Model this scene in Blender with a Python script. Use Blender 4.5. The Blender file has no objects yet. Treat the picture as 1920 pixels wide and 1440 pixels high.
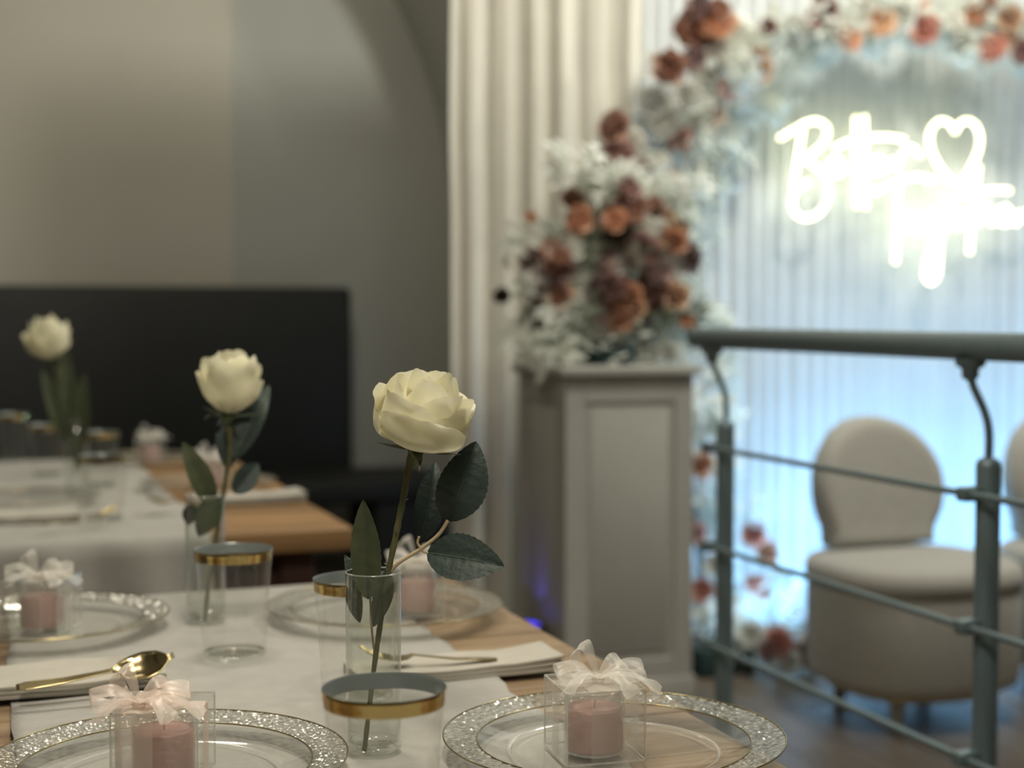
import bpy, bmesh, math, random
from math import sin, cos, pi, radians, sqrt
from mathutils import Vector, Matrix, noise

# ------------------------------------------------------------------ camera, light, exposure
SC = bpy.context.scene
COL = SC.collection
W, H, F = 1920.0, 1440.0, 2800.0
PHI = math.atan(0.36)          # room axes are turned against the view
PITCH = math.atan(130 / F)
CAMZ = 1.18
TZ = 0.75                      # table top
cam_d = bpy.data.cameras.new('camera')
cam = bpy.data.objects.new('camera', cam_d)
COL.objects.link(cam)
cam.location = (0, 0, CAMZ)
cam.rotation_euler = (pi / 2 - PITCH, 0, -PHI)
cam_d.sensor_width = 36
cam_d.lens = F / W * 36
cam_d.clip_start = 0.05
cam_d.dof.use_dof = True
cam_d.dof.focus_distance = 1.40
cam_d.dof.aperture_fstop = 3.4
SC.camera = cam
vs = SC.view_settings
SC.display_settings.display_device = 'sRGB'
vs.view_transform = 'Standard'
vs.look = 'None'
vs.gamma = 1
vs.use_curve_mapping = False
vs.exposure = 0.0
SC.cycles.transparent_max_bounces = 64
SC.cycles.max_bounces = 10
SC.cycles.sample_clamp_indirect = 6.0

world = bpy.data.worlds.new('world')
SC.world = world
world.use_nodes = True
world.node_tree.nodes['Background'].inputs[0].default_value = (0.9, 0.85, 0.75, 1)
world.node_tree.nodes['Background'].inputs[1].default_value = 0.02


def area(name, loc, target, size, power, color, size_y=None, spread=None):
    l = bpy.data.lights.new(name, 'AREA')
    l.energy = power
    l.color = color
    l.size = size
    if size_y:
        l.shape = 'RECTANGLE'
        l.size_y = size_y
    else:
        l.shape = 'DISK'
    if spread:
        l.spread = spread
    o = bpy.data.objects.new(name, l)
    COL.objects.link(o)
    o.location = loc
    d = Vector(target) - Vector(loc)
    o.rotation_euler = d.to_track_quat('-Z', 'Y').to_euler()
    return o


WARM = (1.0, 0.93, 0.77)
area('overhead_fill_near', (0.25, 0.75, 2.05), (0.32, 1.2, 0.9), 0.22, 7.2, WARM, spread=radians(150))  # added light close above the nearest rose to brighten it, no real fixture
area('overhead_fill_middle', (0.30, 1.75, 2.1), (0.30, 1.75, 0.75), 0.22, 5.4, WARM, spread=radians(140))
area('overhead_fill_far', (0.25, 3.4, 2.3), (0.25, 3.5, 0.75), 0.22, 5.2, WARM, spread=radians(140))  # added fill brightening the far table and its rose from above
area('ceiling_lamp_table', (0.9, 0.6, 3.7), (0.6, 2.0, 0.75), 0.35, 15, WARM)
area('ceiling_lamp_bench', (0.95, 4.7, 3.0), (0.95, 7.2, 1.7), 0.4, 14.8, (1.0, 0.91, 0.73))
area('ceiling_lamp_aisle', (2.7, 2.2, 3.8), (2.2, 3.6, 0.6), 0.4, 24, (1.0, 0.96, 0.83))
area('ceiling_lamp_backdrop', (2.7, 2.9, 3.7), (2.3, 4.8, 2.0), 0.4, 62, (1.0, 0.98, 0.87))
area('arch_fill', (4.7, 3.5, 3.6), (2.8, 4.75, 1.9), 0.35, 11, (1.0, 0.99, 0.84), spread=radians(85))  # added wash from the right, lifts the arch flowers and curtain, no known lamp


# ------------------------------------------------------------------ picking points in the room
CF = Vector((sin(PHI) * cos(PITCH), cos(PHI) * cos(PITCH), -sin(PITCH)))
CR = Vector((cos(PHI), -sin(PHI), 0))
CU = CR.cross(CF)
CAM = Vector((0, 0, CAMZ))
FLAT = Vector((sin(PHI), cos(PHI), 0))


def ray(px, py):
    return CF + CR * ((px - W / 2) / F) + CU * ((H / 2 - py) / F)


def D(px, py, d):                # point at level distance d
    r = ray(px, py)
    return CAM + r * (d / r.dot(FLAT))


def G(px, py, z=TZ):             # point on the level z
    r = ray(px, py)
    return CAM + r * ((z - CAMZ) / r.z)


def atY(px, py, Y):
    r = ray(px, py)
    return CAM + r * (Y / r.y)


# ------------------------------------------------------------------ materials
def mat(name):
    m = bpy.data.materials.new(name)
    m.use_nodes = True
    nt = m.node_tree
    nt.nodes.clear()
    out = nt.nodes.new('ShaderNodeOutputMaterial')
    return m, nt, out


def N(nt, t, **kw):
    n = nt.nodes.new(t)
    for k, v in kw.items():
        if k in n.inputs:
            n.inputs[k].default_value = v
        else:
            setattr(n, k, v)
    return n


def rgba(c):
    return (c[0], c[1], c[2], 1)


def simple(name, col, col2=None, rough=0.6, metal=0.0, scale=20, bump=0.0, bscale=None, stretch=(1, 1, 1), trans=0.0, spec=0.5, coat=0.0, sheen=0.0):
    m, nt, out = mat(name)
    p = N(nt, 'ShaderNodeBsdfPrincipled', Roughness=rough, Metallic=metal)
    p.inputs['Specular IOR Level'].default_value = spec
    p.inputs['Coat Weight'].default_value = coat
    p.inputs['Sheen Weight'].default_value = sheen
    tc = N(nt, 'ShaderNodeTexCoord')
    mp = N(nt, 'ShaderNodeMapping', Scale=stretch)
    nt.links.new(tc.outputs['Object'], mp.inputs[0])
    nz = N(nt, 'ShaderNodeTexNoise', Scale=scale, Detail=4.0)
    nt.links.new(mp.outputs[0], nz.inputs['Vector'])
    rp = N(nt, 'ShaderNodeValToRGB')
    rp.color_ramp.elements[0].position = 0.3
    rp.color_ramp.elements[1].position = 0.7
    rp.color_ramp.elements[0].color = rgba(col)
    c2 = col2 or tuple(min(1, c * 1.12) for c in col)
    rp.color_ramp.elements[1].color = rgba(c2)
    nt.links.new(nz.outputs[0], rp.inputs[0])
    nt.links.new(rp.outputs[0], p.inputs['Base Color'])
    if bump:
        b = N(nt, 'ShaderNodeBump', Strength=bump, Distance=0.002)
        n2 = N(nt, 'ShaderNodeTexNoise', Scale=bscale or scale * 3, Detail=3.0)
        nt.links.new(mp.outputs[0], n2.inputs['Vector'])
        nt.links.new(n2.outputs[0], b.inputs['Height'])
        nt.links.new(b.outputs[0], p.inputs['Normal'])
    sh = p.outputs[0]
    if trans:
        t = N(nt, 'ShaderNodeBsdfTranslucent')
        nt.links.new(rp.outputs[0], t.inputs[0])
        mx = N(nt, 'ShaderNodeMixShader', Fac=trans)
        nt.links.new(p.outputs[0], mx.inputs[1])
        nt.links.new(t.outputs[0], mx.inputs[2])
        sh = mx.outputs[0]
    nt.links.new(sh, out.inputs[0])
    return m


def clear(name, tint=(0.97, 0.975, 0.965), lo=0.05, hi=0.6, power=3.0, rough=0.03, haze=0.0, hazecol=(0.8, 0.8, 0.78)):
    """thin clear plastic or glass wall"""
    m, nt, out = mat(name)
    lw = N(nt, 'ShaderNodeLayerWeight', Blend=0.5)
    pw = N(nt, 'ShaderNodeMath', operation='POWER')
    pw.inputs[1].default_value = power
    nt.links.new(lw.outputs['Facing'], pw.inputs[0])
    mr = N(nt, 'ShaderNodeMapRange')
    mr.inputs['To Min'].default_value = lo
    mr.inputs['To Max'].default_value = hi
    nt.links.new(pw.outputs[0], mr.inputs[0])
    tr = N(nt, 'ShaderNodeBsdfTransparent', Color=rgba(tint))
    gl = N(nt, 'ShaderNodeBsdfGlossy', Roughness=rough)
    gl.inputs['Color'].default_value = (0.95, 0.95, 0.93, 1)
    nz = N(nt, 'ShaderNodeTexNoise', Scale=14.0)
    tc = N(nt, 'ShaderNodeTexCoord')
    nt.links.new(tc.outputs['Object'], nz.inputs['Vector'])
    b = N(nt, 'ShaderNodeBump', Strength=0.05, Distance=0.004)
    nt.links.new(nz.outputs[0], b.inputs['Height'])
    nt.links.new(b.outputs[0], gl.inputs['Normal'])
    mx = N(nt, 'ShaderNodeMixShader')
    nt.links.new(mr.outputs[0], mx.inputs[0])
    base = tr.outputs[0]
    if haze:
        df = N(nt, 'ShaderNodeBsdfDiffuse', Color=rgba(hazecol))
        m2 = N(nt, 'ShaderNodeMixShader', Fac=haze)
        nt.links.new(tr.outputs[0], m2.inputs[1])
        nt.links.new(df.outputs[0], m2.inputs[2])
        base = m2.outputs[0]
    nt.links.new(base, mx.inputs[1])
    nt.links.new(gl.outputs[0], mx.inputs[2])
    nt.links.new(mx.outputs[0], out.inputs[0])
    return m


def emit(name, col, strength):
    m, nt, out = mat(name)
    e = N(nt, 'ShaderNodeEmission', Color=rgba(col), Strength=strength)
    nt.links.new(e.outputs[0], out.inputs[0])
    return m


def sheer(name, col, opac, trans=0.5):
    m, nt, out = mat(name)
    tr = N(nt, 'ShaderNodeBsdfTransparent')
    df = N(nt, 'ShaderNodeBsdfDiffuse', Color=rgba(col))
    tl = N(nt, 'ShaderNodeBsdfTranslucent', Color=rgba(col))
    m1 = N(nt, 'ShaderNodeMixShader', Fac=trans)
    nt.links.new(df.outputs[0], m1.inputs[1])
    nt.links.new(tl.outputs[0], m1.inputs[2])
    gl = N(nt, 'ShaderNodeBsdfGlossy', Roughness=0.35, Color=rgba((0.9, 0.85, 0.8)))
    m3 = N(nt, 'ShaderNodeMixShader', Fac=0.08)
    nt.links.new(m1.outputs[0], m3.inputs[1])
    nt.links.new(gl.outputs[0], m3.inputs[2])
    lw = N(nt, 'ShaderNodeLayerWeight', Blend=0.5)
    mr = N(nt, 'ShaderNodeMapRange')
    mr.inputs['To Min'].default_value = opac
    mr.inputs['To Max'].default_value = min(1, opac + 0.45)
    nt.links.new(lw.outputs['Facing'], mr.inputs[0])
    m2 = N(nt, 'ShaderNodeMixShader')
    nt.links.new(mr.outputs[0], m2.inputs[0])
    nt.links.new(tr.outputs[0], m2.inputs[1])
    nt.links.new(m3.outputs[0], m2.inputs[2])
    nt.links.new(m2.outputs[0], out.inputs[0])
    return m


def wood(name, dark, light, rough=0.5, scale=3.0, along='X', coat=0.0):
    st = {'X': (0.7, 9, 9), 'Y': (9, 0.7, 9), 'Z': (9, 9, 0.7)}[along]
    m, nt, out = mat(name)
    p = N(nt, 'ShaderNodeBsdfPrincipled', Roughness=rough)
    p.inputs['Coat Weight'].default_value = coat
    tc = N(nt, 'ShaderNodeTexCoord')
    oi = N(nt, 'ShaderNodeObjectInfo')
    ad = N(nt, 'ShaderNodeVectorMath', operation='ADD')
    sc = N(nt, 'ShaderNodeVectorMath', operation='SCALE')
    sc.inputs[0].default_value = (7, 11, 5)
    nt.links.new(oi.outputs['Random'], sc.inputs['Scale'])
    nt.links.new(tc.outputs['Object'], ad.inputs[0])
    nt.links.new(sc.outputs[0], ad.inputs[1])
    mp = N(nt, 'ShaderNodeMapping', Scale=st)
    nt.links.new(ad.outputs[0], mp.inputs[0])
    nz = N(nt, 'ShaderNodeTexNoise', Scale=scale, Detail=8.0, Roughness=0.65, Distortion=0.8)
    nt.links.new(mp.outputs[0], nz.inputs['Vector'])
    rp = N(nt, 'ShaderNodeValToRGB')
    rp.color_ramp.elements[0].position = 0.32
    rp.color_ramp.elements[1].position = 0.68
    rp.color_ramp.elements[0].color = rgba(dark)
    rp.color_ramp.elements[1].color = rgba(light)
    nt.links.new(nz.outputs[0], rp.inputs[0])
    hs = N(nt, 'ShaderNodeHueSaturation')
    mr = N(nt, 'ShaderNodeMapRange')
    mr.inputs['To Min'].default_value = 0.8
    mr.inputs['To Max'].default_value = 1.2
    nt.links.new(oi.outputs['Random'], mr.inputs[0])
    nt.links.new(mr.outputs[0], hs.inputs['Value'])
    nt.links.new(rp.outputs[0], hs.inputs['Color'])
    nt.links.new(hs.outputs[0], p.inputs['Base Color'])
    b = N(nt, 'ShaderNodeBump', Strength=0.25, Distance=0.002)
    nt.links.new(nz.outputs[0], b.inputs['Height'])
    nt.links.new(b.outputs[0], p.inputs['Normal'])
    nt.links.new(p.outputs[0], out.inputs[0])
    return m


def lace_mat(name):
    m, nt, out = mat(name)
    p = N(nt, 'ShaderNodeBsdfPrincipled', Roughness=0.22, Metallic=0.9)
    p.inputs['Base Color'].default_value = (0.74, 0.73, 0.68, 1)
    tc = N(nt, 'ShaderNodeTexCoord')
    vo = N(nt, 'ShaderNodeTexVoronoi', Scale=150.0)
    nt.links.new(tc.outputs['Object'], vo.inputs['Vector'])
    b = N(nt, 'ShaderNodeBump', Strength=0.9, Distance=0.002)
    nt.links.new(vo.outputs['Distance'], b.inputs['Height'])
    nt.links.new(b.outputs[0], p.inputs['Normal'])
    tr = N(nt, 'ShaderNodeBsdfTransparent', Color=rgba((0.93, 0.93, 0.91)))
    rp = N(nt, 'ShaderNodeValToRGB')
    rp.color_ramp.elements[0].position = 0.35
    rp.color_ramp.elements[1].position = 0.62
    rp.color_ramp.elements[0].color = (0.85, 0.85, 0.85, 1)
    rp.color_ramp.elements[1].color = (0.5, 0.5, 0.5, 1)
    nt.links.new(vo.outputs['Distance'], rp.inputs[0])
    mx = N(nt, 'ShaderNodeMixShader')
    nt.links.new(rp.outputs[0], mx.inputs[0])
    nt.links.new(tr.outputs[0], mx.inputs[1])
    nt.links.new(p.outputs[0], mx.inputs[2])
    nt.links.new(mx.outputs[0], out.inputs[0])
    return m


M = {}
M['wall'] = simple('plaster', (0.50, 0.475, 0.41), (0.53, 0.50, 0.435), rough=0.9, scale=2.0, bump=0.15, bscale=60)
M['wall2'] = simple('grey_plaster', (0.42, 0.425, 0.39), (0.45, 0.455, 0.415), rough=0.9, scale=2.0, bump=0.15, bscale=60)
M['ceil'] = simple('ceiling_paint', (0.6, 0.57, 0.5), rough=0.9)
M['floorbase'] = simple('subfloor', (0.05, 0.04, 0.032), rough=0.8)
M['floor'] = wood('dark_floor_wood', (0.085, 0.066, 0.048), (0.16, 0.128, 0.095), rough=0.42, along='Y')
M['table'] = wood('rustic_table_wood', (0.17, 0.10, 0.05), (0.37, 0.26, 0.155), rough=0.5, along='X')
M['table2'] = wood('amber_table_wood', (0.17, 0.09, 0.035), (0.33, 0.19, 0.082), rough=0.5, along='X')
M['apron'] = wood('reddish_wood', (0.07, 0.03, 0.025), (0.13, 0.065, 0.05), rough=0.6, along='X')
M['bench'] = simple('black_leatherette', (0.011, 0.0115, 0.010), (0.015, 0.0155, 0.0135), rough=0.6, scale=8, bump=0.2, bscale=120)
M['cloth'] = simple('white_cotton', (0.345, 0.33, 0.30), (0.385, 0.368, 0.336), rough=0.9, scale=30, bump=0.5, bscale=150, sheen=0.1)
M['napkin'] = simple('ivory_napkin', (0.42, 0.39, 0.335), (0.47, 0.44, 0.38), rough=0.9, scale=30, bump=0.2, bscale=300)
M['drape'] = simple('ivory_drape', (0.62, 0.59, 0.52), (0.67, 0.64, 0.56), rough=0.85, scale=6, sheen=0.1)
M['backdrop'] = simple('white_sheer_voile', (0.76, 0.78, 0.78), (0.81, 0.83, 0.83), rough=0.85, scale=6, trans=0.25)
M['pedestal'] = simple('pedestal_paint', (0.36, 0.35, 0.315), (0.39, 0.38, 0.345), rough=0.55, scale=5)
M['boucle'] = simple('white_boucle', (0.36, 0.345, 0.31), (0.42, 0.40, 0.36), rough=0.95, scale=60, bump=0.6, bscale=160, sheen=0.2)
M['steel'] = simple('brushed_dark_steel', (0.19, 0.26, 0.285), (0.24, 0.31, 0.335), rough=0.38, metal=0.4, scale=12, stretch=(20, 20, 1))
M['gold'] = simple('polished_gold', (0.50, 0.38, 0.16), (0.57, 0.43, 0.185), rough=0.14, metal=1.0, scale=8)
M['goldcut'] = simple('gold_cutlery', (0.46, 0.37, 0.19), (0.53, 0.43, 0.23), rough=0.2, metal=1.0, scale=8)
M['rimline'] = simple('plate_gold_line', (0.36, 0.30, 0.16), (0.42, 0.35, 0.19), rough=0.25, metal=1.0, scale=8)
M['silverin'] = simple('silvery_band_back', (0.36, 0.40, 0.40), (0.42, 0.46, 0.46), rough=0.3, metal=0.7, scale=8)
M['lace'] = lace_mat('silver_lace')
M['cup'] = clear('clear_cup_plastic', tint=(0.975, 0.975, 0.965), lo=0.035, hi=0.55, power=3.0, haze=0.02)
M['plate'] = clear('clear_plate_plastic', lo=0.07, hi=0.35, power=3.0, rough=0.06, haze=0.04)
M['vase'] = clear('clear_glass', tint=(0.965, 0.975, 0.965), lo=0.05, hi=0.85, power=3.0)
M['boxp'] = clear('clear_acetate', tint=(0.965, 0.965, 0.955), lo=0.06, hi=0.4, power=2.5, rough=0.05, haze=0.05)
M['boxe'] = clear('acetate_crease', tint=(0.9, 0.9, 0.88), lo=0.15, hi=0.6, power=1.5, rough=0.15, haze=0.3)
M['jar'] = clear('jar_glass', tint=(0.95, 0.955, 0.945), lo=0.07, hi=0.8, power=2.4, haze=0.03)
M['acryl'] = clear('sign_acrylic', tint=(0.99, 0.99, 0.99), lo=0.01, hi=0.1, power=4.0)
M['wax'] = simple('pink_wax', (0.60, 0.36, 0.33), (0.65, 0.40, 0.365), rough=0.5, scale=15, trans=0.15)
M['wick'] = simple('wick', (0.75, 0.68, 0.55), rough=0.9)
M['organza'] = sheer('pink_organza', (0.86, 0.74, 0.66), 0.42)
M['ribbonw'] = sheer('white_organza_ribbon', (0.84, 0.81, 0.75), 0.14)
M['organzaw'] = sheer('white_organza', (0.84, 0.81, 0.75), 0.30)
M['rose'] = simple('cream_petal', (0.86, 0.82, 0.62), (0.89, 0.86, 0.70), rough=0.75, scale=40, bump=0.15, bscale=200, trans=0.38)
M['leaf'] = simple('dark_rose_leaf', (0.018, 0.034, 0.029), (0.03, 0.048, 0.038), rough=0.55, scale=60, bump=0.5, bscale=140)
M['leafo'] = simple('olive_rose_leaf', (0.05, 0.062, 0.028), (0.075, 0.09, 0.042), rough=0.6, scale=60, bump=0.5, bscale=140)
M['rib'] = simple('leaf_rib', (0.055, 0.08, 0.055), (0.07, 0.10, 0.07), rough=0.6, scale=60)
M['stem'] = simple('olive_stem', (0.085, 0.085, 0.03), (0.13, 0.12, 0.05), rough=0.6, scale=60)
M['twig'] = simple('tan_twig', (0.42, 0.32, 0.19), (0.5, 0.38, 0.24), rough=0.6, scale=60)
M['calyx'] = simple('green_calyx', (0.06, 0.085, 0.032), (0.10, 0.12, 0.05), rough=0.6, scale=60)
M['neon'] = emit('neon_tube', (1.0, 0.98, 0.56), 6.2)
M['black'] = simple('black_plastic', (0.014, 0.014, 0.014), rough=0.5)
M['foam'] = simple('dark_floral_foam', (0.016, 0.04, 0.04), rough=0.9)
FL = {
    'orange': (0.74, 0.46, 0.31), 'rust': (0.50, 0.30, 0.225), 'coral': (0.80, 0.46, 0.37), 'rose': (0.48, 0.31, 0.28),
    'peach': (0.80, 0.60, 0.44), 'dusk': (0.36, 0.25, 0.235), 'white': (0.84, 0.83, 0.78), 'pink': (0.78, 0.57, 0.52), 'bud': (0.09, 0.07, 0.065)}
for k, c in FL.items():
    M['f_' + k] = simple(k + '_silk_petal', c, tuple(min(1, v * 1.12) for v in c), rough=0.85, scale=30, trans=0.2)
M['spray'] = simple('white_silk_foliage', (0.82, 0.84, 0.77), (0.88, 0.89, 0.83), rough=0.85, scale=20, trans=0.3)
M['sprayg'] = simple('sage_silk_foliage', (0.34, 0.38, 0.30), (0.44, 0.47, 0.39), rough=0.85, scale=20, trans=0.3)


# ------------------------------------------------------------------ builders
class MB:
    def __init__(s):
        s.v, s.f, s.mi = [], [], []

    def add(s, vf, mi=0):
        n = len(s.v)
        s.v += [tuple(p) for p in vf[0]]
        s.f += [tuple(i + n for i in f) for f in vf[1]]
        s.mi += [mi] * len(vf[1])
        return s

    def build(s, name, mats, parent=None, smooth=True, sharp=None, local=False):
        """verts in room coordinates (or the parent's own with local=True)"""
        me = bpy.data.meshes.new(name)
        org = parent_world(parent) if (parent and not local) else Vector((0, 0, 0))
        me.from_pydata([(p[0] - org.x, p[1] - org.y, p[2] - org.z) for p in s.v], [], s.f)
        if not isinstance(mats, (list, tuple)):
            mats = [mats]
        for m in mats:
            me.materials.append(m)
        for p, i in zip(me.polygons, s.mi):
            p.material_index = i
            p.use_smooth = smooth
        if smooth and sharp:
            me.set_sharp_from_angle(angle=radians(sharp))
        me.update()
        o = bpy.data.objects.new(name, me)
        COL.objects.link(o)
        if parent:
            o.parent = parent
        return o


def parent_world(o):
    v = Vector((0, 0, 0))
    while o:
        v += o.location
        o = o.parent
    return v


def tag(o, label=None, cat=None, group=None, kind=None):
    if label:
        o['label'] = label
    if cat:
        o['category'] = cat
    if group:
        o['group'] = group
    if kind:
        o['kind'] = kind
    return o


def thing(name, label, cat, loc=(0, 0, 0), rotz=0.0, group=None):
    o = bpy.data.objects.new(name, None)
    o.empty_display_size = 0.05
    COL.objects.link(o)
    o.location = loc
    o.rotation_euler = (0, 0, rotz)
    return tag(o, label, cat, group)


def copy_tree(o, parent=None):
    c = o.copy()
    COL.objects.link(c)
    if parent:
        c.parent = parent
    for ch in o.children:
        copy_tree(ch, c)
    return c


def box(x0, x1, y0, y1, z0, z1, bev=0.0, seg=2):
    bm = bmesh.new()
    bmesh.ops.create_cube(bm, size=1)
    for v in bm.verts:
        v.co = Vector((x0 if v.co.x < 0 else x1, y0 if v.co.y < 0 else y1, z0 if v.co.z < 0 else z1))
    if bev:
        bmesh.ops.bevel(bm, geom=bm.edges[:], offset=bev, segments=seg, affect='EDGES', profile=0.5)
    return from_bm(bm)


def from_bm(bm):
    bm.verts.index_update()
    r = ([v.co.copy() for v in bm.verts], [tuple(v.index for v in f.verts) for f in bm.faces])
    bm.free()
    return r


def tube(pts, rad, n=8, closed=False, caps=True):
    pts = [Vector(p) for p in pts]
    if not isinstance(rad, (list, tuple)):
        rad = [rad] * len(pts)
    vs_, fs = [], []
    L = len(pts)
    prev = None
    for i, p in enumerate(pts):
        if closed:
            t = pts[(i + 1) % L] - pts[(i - 1) % L]
        else:
            t = pts[min(i + 1, L - 1)] - pts[max(i - 1, 0)]
        t.normalize()
        if prev is None:
            a = Vector((0, 0, 1)) if abs(t.z) < 0.9 else Vector((1, 0, 0))
            nn = (a - t * a.dot(t)).normalized()
        else:
            nn = (prev - t * prev.dot(t)).normalized()
        prev = nn
        b = t.cross(nn)
        for k in range(n):
            a = 2 * pi * k / n
            vs_.append(p + (nn * cos(a) + b * sin(a)) * rad[i])
    R = L if closed else L - 1
    for i in range(R):
        j = (i + 1) % L
        for k in range(n):
            k2 = (k + 1) % n
            fs.append((i * n + k, i * n + k2, j * n + k2, j * n + k))
    if caps and not closed:
        fs.append(tuple(range(n))[::-1])
        fs.append(tuple((L - 1) * n + k for k in range(n)))
    return vs_, fs


def lathe(prof, n=48, c=(0, 0, 0), capb=False, capt=False):
    vs_, fs = [], []
    for r, z in prof:
        for k in range(n):
            a = 2 * pi * k / n
            vs_.append((c[0] + r * cos(a), c[1] + r * sin(a), c[2] + z))
    for i in range(len(prof) - 1):
        for k in range(n):
            k2 = (k + 1) % n
            fs.append((i * n + k, i * n + k2, (i + 1) * n + k2, (i + 1) * n + k))
    if capb:
        fs.append(tuple(range(n))[::-1])
    if capt:
        fs.append(tuple((len(prof) - 1) * n + k for k in range(n)))
    return vs_, fs


def grid(nu, nv, fn):
    vs_ = [fn(i / nu, j / nv) for i in range(nu + 1) for j in range(nv + 1)]
    fs = []
    for i in range(nu):
        for j in range(nv):
            a = i * (nv + 1) + j
            fs.append((a, a + nv + 1, a + nv + 2, a + 1))
    return vs_, fs


def smoothpts(pts, k=6):
    """Catmull-Rom through the points"""
    P = [Vector(p) for p in pts]
    out = []
    for i in range(len(P) - 1):
        p0, p1, p2, p3 = P[max(i - 1, 0)], P[i], P[i + 1], P[min(i + 2, len(P) - 1)]
        for s in range(k):
            t = s / k
            out.append(0.5 * ((2 * p1) + (p2 - p0) * t + (2 * p0 - 5 * p1 + 4 * p2 - p3) * t * t + (3 * p1 - p0 - 3 * p2 + p3) * t ** 3))
    out.append(P[-1])
    return out


def thick(vf, h, down=Vector((0, 0, -1))):
    """give a grid sheet thickness by copying it along down"""
    v, f = vf
    n = len(v)
    v2 = [Vector(p) for p in v] + [Vector(p) + down * h for p in v]
    f2 = list(f) + [tuple(i + n for i in q)[::-1] for q in f]
    cnt = {}
    for q in f:
        for a, b in zip(q, q[1:] + q[:1]):
            cnt[(a, b)] = 1
    for a, b in list(cnt):
        if (b, a) not in cnt:
            f2.append((b, a, a + n, b + n))
    return v2, f2


# ------------------------------------------------------------------ the room
R = random.Random(7)
XL, XR, YB, YF, ZC = -2.9, 5.6, -3.2, 7.2, 4.1
fl = MB().add(box(XL, XR, YB, 8.2, -0.12, -0.022)).build('floor', M['floorbase'], smooth=False)
tag(fl, kind='structure')
plank_me = []
for w_i in range(3):
    bm_ = MB().add(box(-0.088, 0.088, -0.648, 0.648, -0.022, 0.0, 0.002, 1))
    o = bm_.build('plank', M['floor'], fl, smooth=False, local=True)
    plank_me.append(o)
first = 0
for i in range(26):
    x = 0.9 + i * 0.18
    for j in range(6):
        y = -0.2 + j * 1.3 + (0.43 * (i % 3))
        if first < 3:
            o = plank_me[first]
            first += 1
        else:
            o = plank_me[(i + j) % 3].copy()
            COL.objects.link(o)
        o.location = (x, y, -0.0008 * ((i * 7 + j * 3) % 3))
fr = MB().add(box(XL, 0.808, YB, 8.1, -0.022, 0.0)).add(box(0.808, XR, YB, -0.85, -0.022, 0)).add(box(0.808, XR, 7.82, 8.1, -0.022, 0.0)).build('floor_margin', M['floor'], fl, smooth=False)
c = MB().add(box(XL, XR, YB, 8.2, ZC, ZC + 0.1)).build('ceiling', M['ceil'], smooth=False)
tag(c, kind='structure')
for nm, b in (('wall_left', (XL - 0.15, XL, YB, 8.2, 0, ZC)), ('wall_right', (XR, XR + 0.15, YB, 8.2, 0, ZC)), ('wall_rear', (XL, XR, YB - 0.15, YB, 0, ZC))):
    tag(MB().add(box(*b)).build(nm, M['wall'], smooth=False), kind='structure')
# alcove back wall with a shallow breast on its left
wb = MB().add(box(XL, XR, YF, YF + 0.15, 0, ZC))
wb = wb.build('wall_back', M['wall2'], smooth=False)
tag(wb, kind='structure')
br = MB().add(box(XL, 1.17, YF - 0.012, YF, 0, ZC)).build('wall_breast', M['wall'], wb, smooth=False)
# wall with the wide arch
AX, AZ, AR, AT = -0.06, 1.6, 2.33, 0.8
mb = MB()
Y0, Y1 = YF - AT, YF
NA = 56
out = [(AX + AR * cos(a), AZ + AR * sin(a)) for a in [pi * k / NA for k in range(NA + 1)]]
pts = [(AX + AR, 0)] + out + [(AX - AR, 0)]
sv = [(x, Y0, z) for x, z in pts] + [(x, Y1, z) for x, z in pts]
n = len(pts)
mb.add((sv, [(i, i + 1, i + 1 + n, i + n) for i in range(n - 1)]))
fv, ff = [], []
for i in range(NA):
    (xa, za), (xb, zb) = out[i], out[i + 1]
    k = len(fv)
    fv += [(xa, Y0, za), (xb, Y0, zb), (xb, Y0, ZC), (xa, Y0, ZC)]
    ff.append((k, k + 1, k + 2, k + 3))
k = len(fv)
fv += [(AX + AR, Y0, 0), (XR, Y0, 0), (XR, Y0, ZC), (AX + AR, Y0, ZC), (AX - AR, Y0, 0), (XL, Y0, 0), (XL, Y0, ZC), (AX - AR, Y0, ZC)]
ff += [(k, k + 1, k + 2, k + 3), (k + 4, k + 5, k + 6, k + 7)]
mb.add((fv, ff))
tag(mb.build('wall_arch', M['wall2'], smooth=True, sharp=30), kind='structure')

# ------------------------------------------------------------------ bench in the alcove
b = thing('bench', 'long black upholstered bench with tall back along the far wall', 'bench', (0, 6.8, 0))
MB().add(box(-1.6, 1.69, 6.93, 7.12, 0.40, 1.31, 0.03, 3)).build('backrest', M['bench'], b, sharp=40)
MB().add(box(-1.6, 2.0, 6.35, 6.93, 0.35, 0.455, 0.025, 3)).build('seat', M['bench'], b, sharp=40)
MB().add(box(1.66, 2.0, 6.37, 6.9, 0.0, 0.355, 0.006, 1)).build('leg', M['bench'], b, sharp=40)
MB().add(box(-1.6, -1.26, 6.37, 6.9, 0.0, 0.355, 0.006, 1)).build('leg', M['bench'], b, sharp=40)


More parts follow.
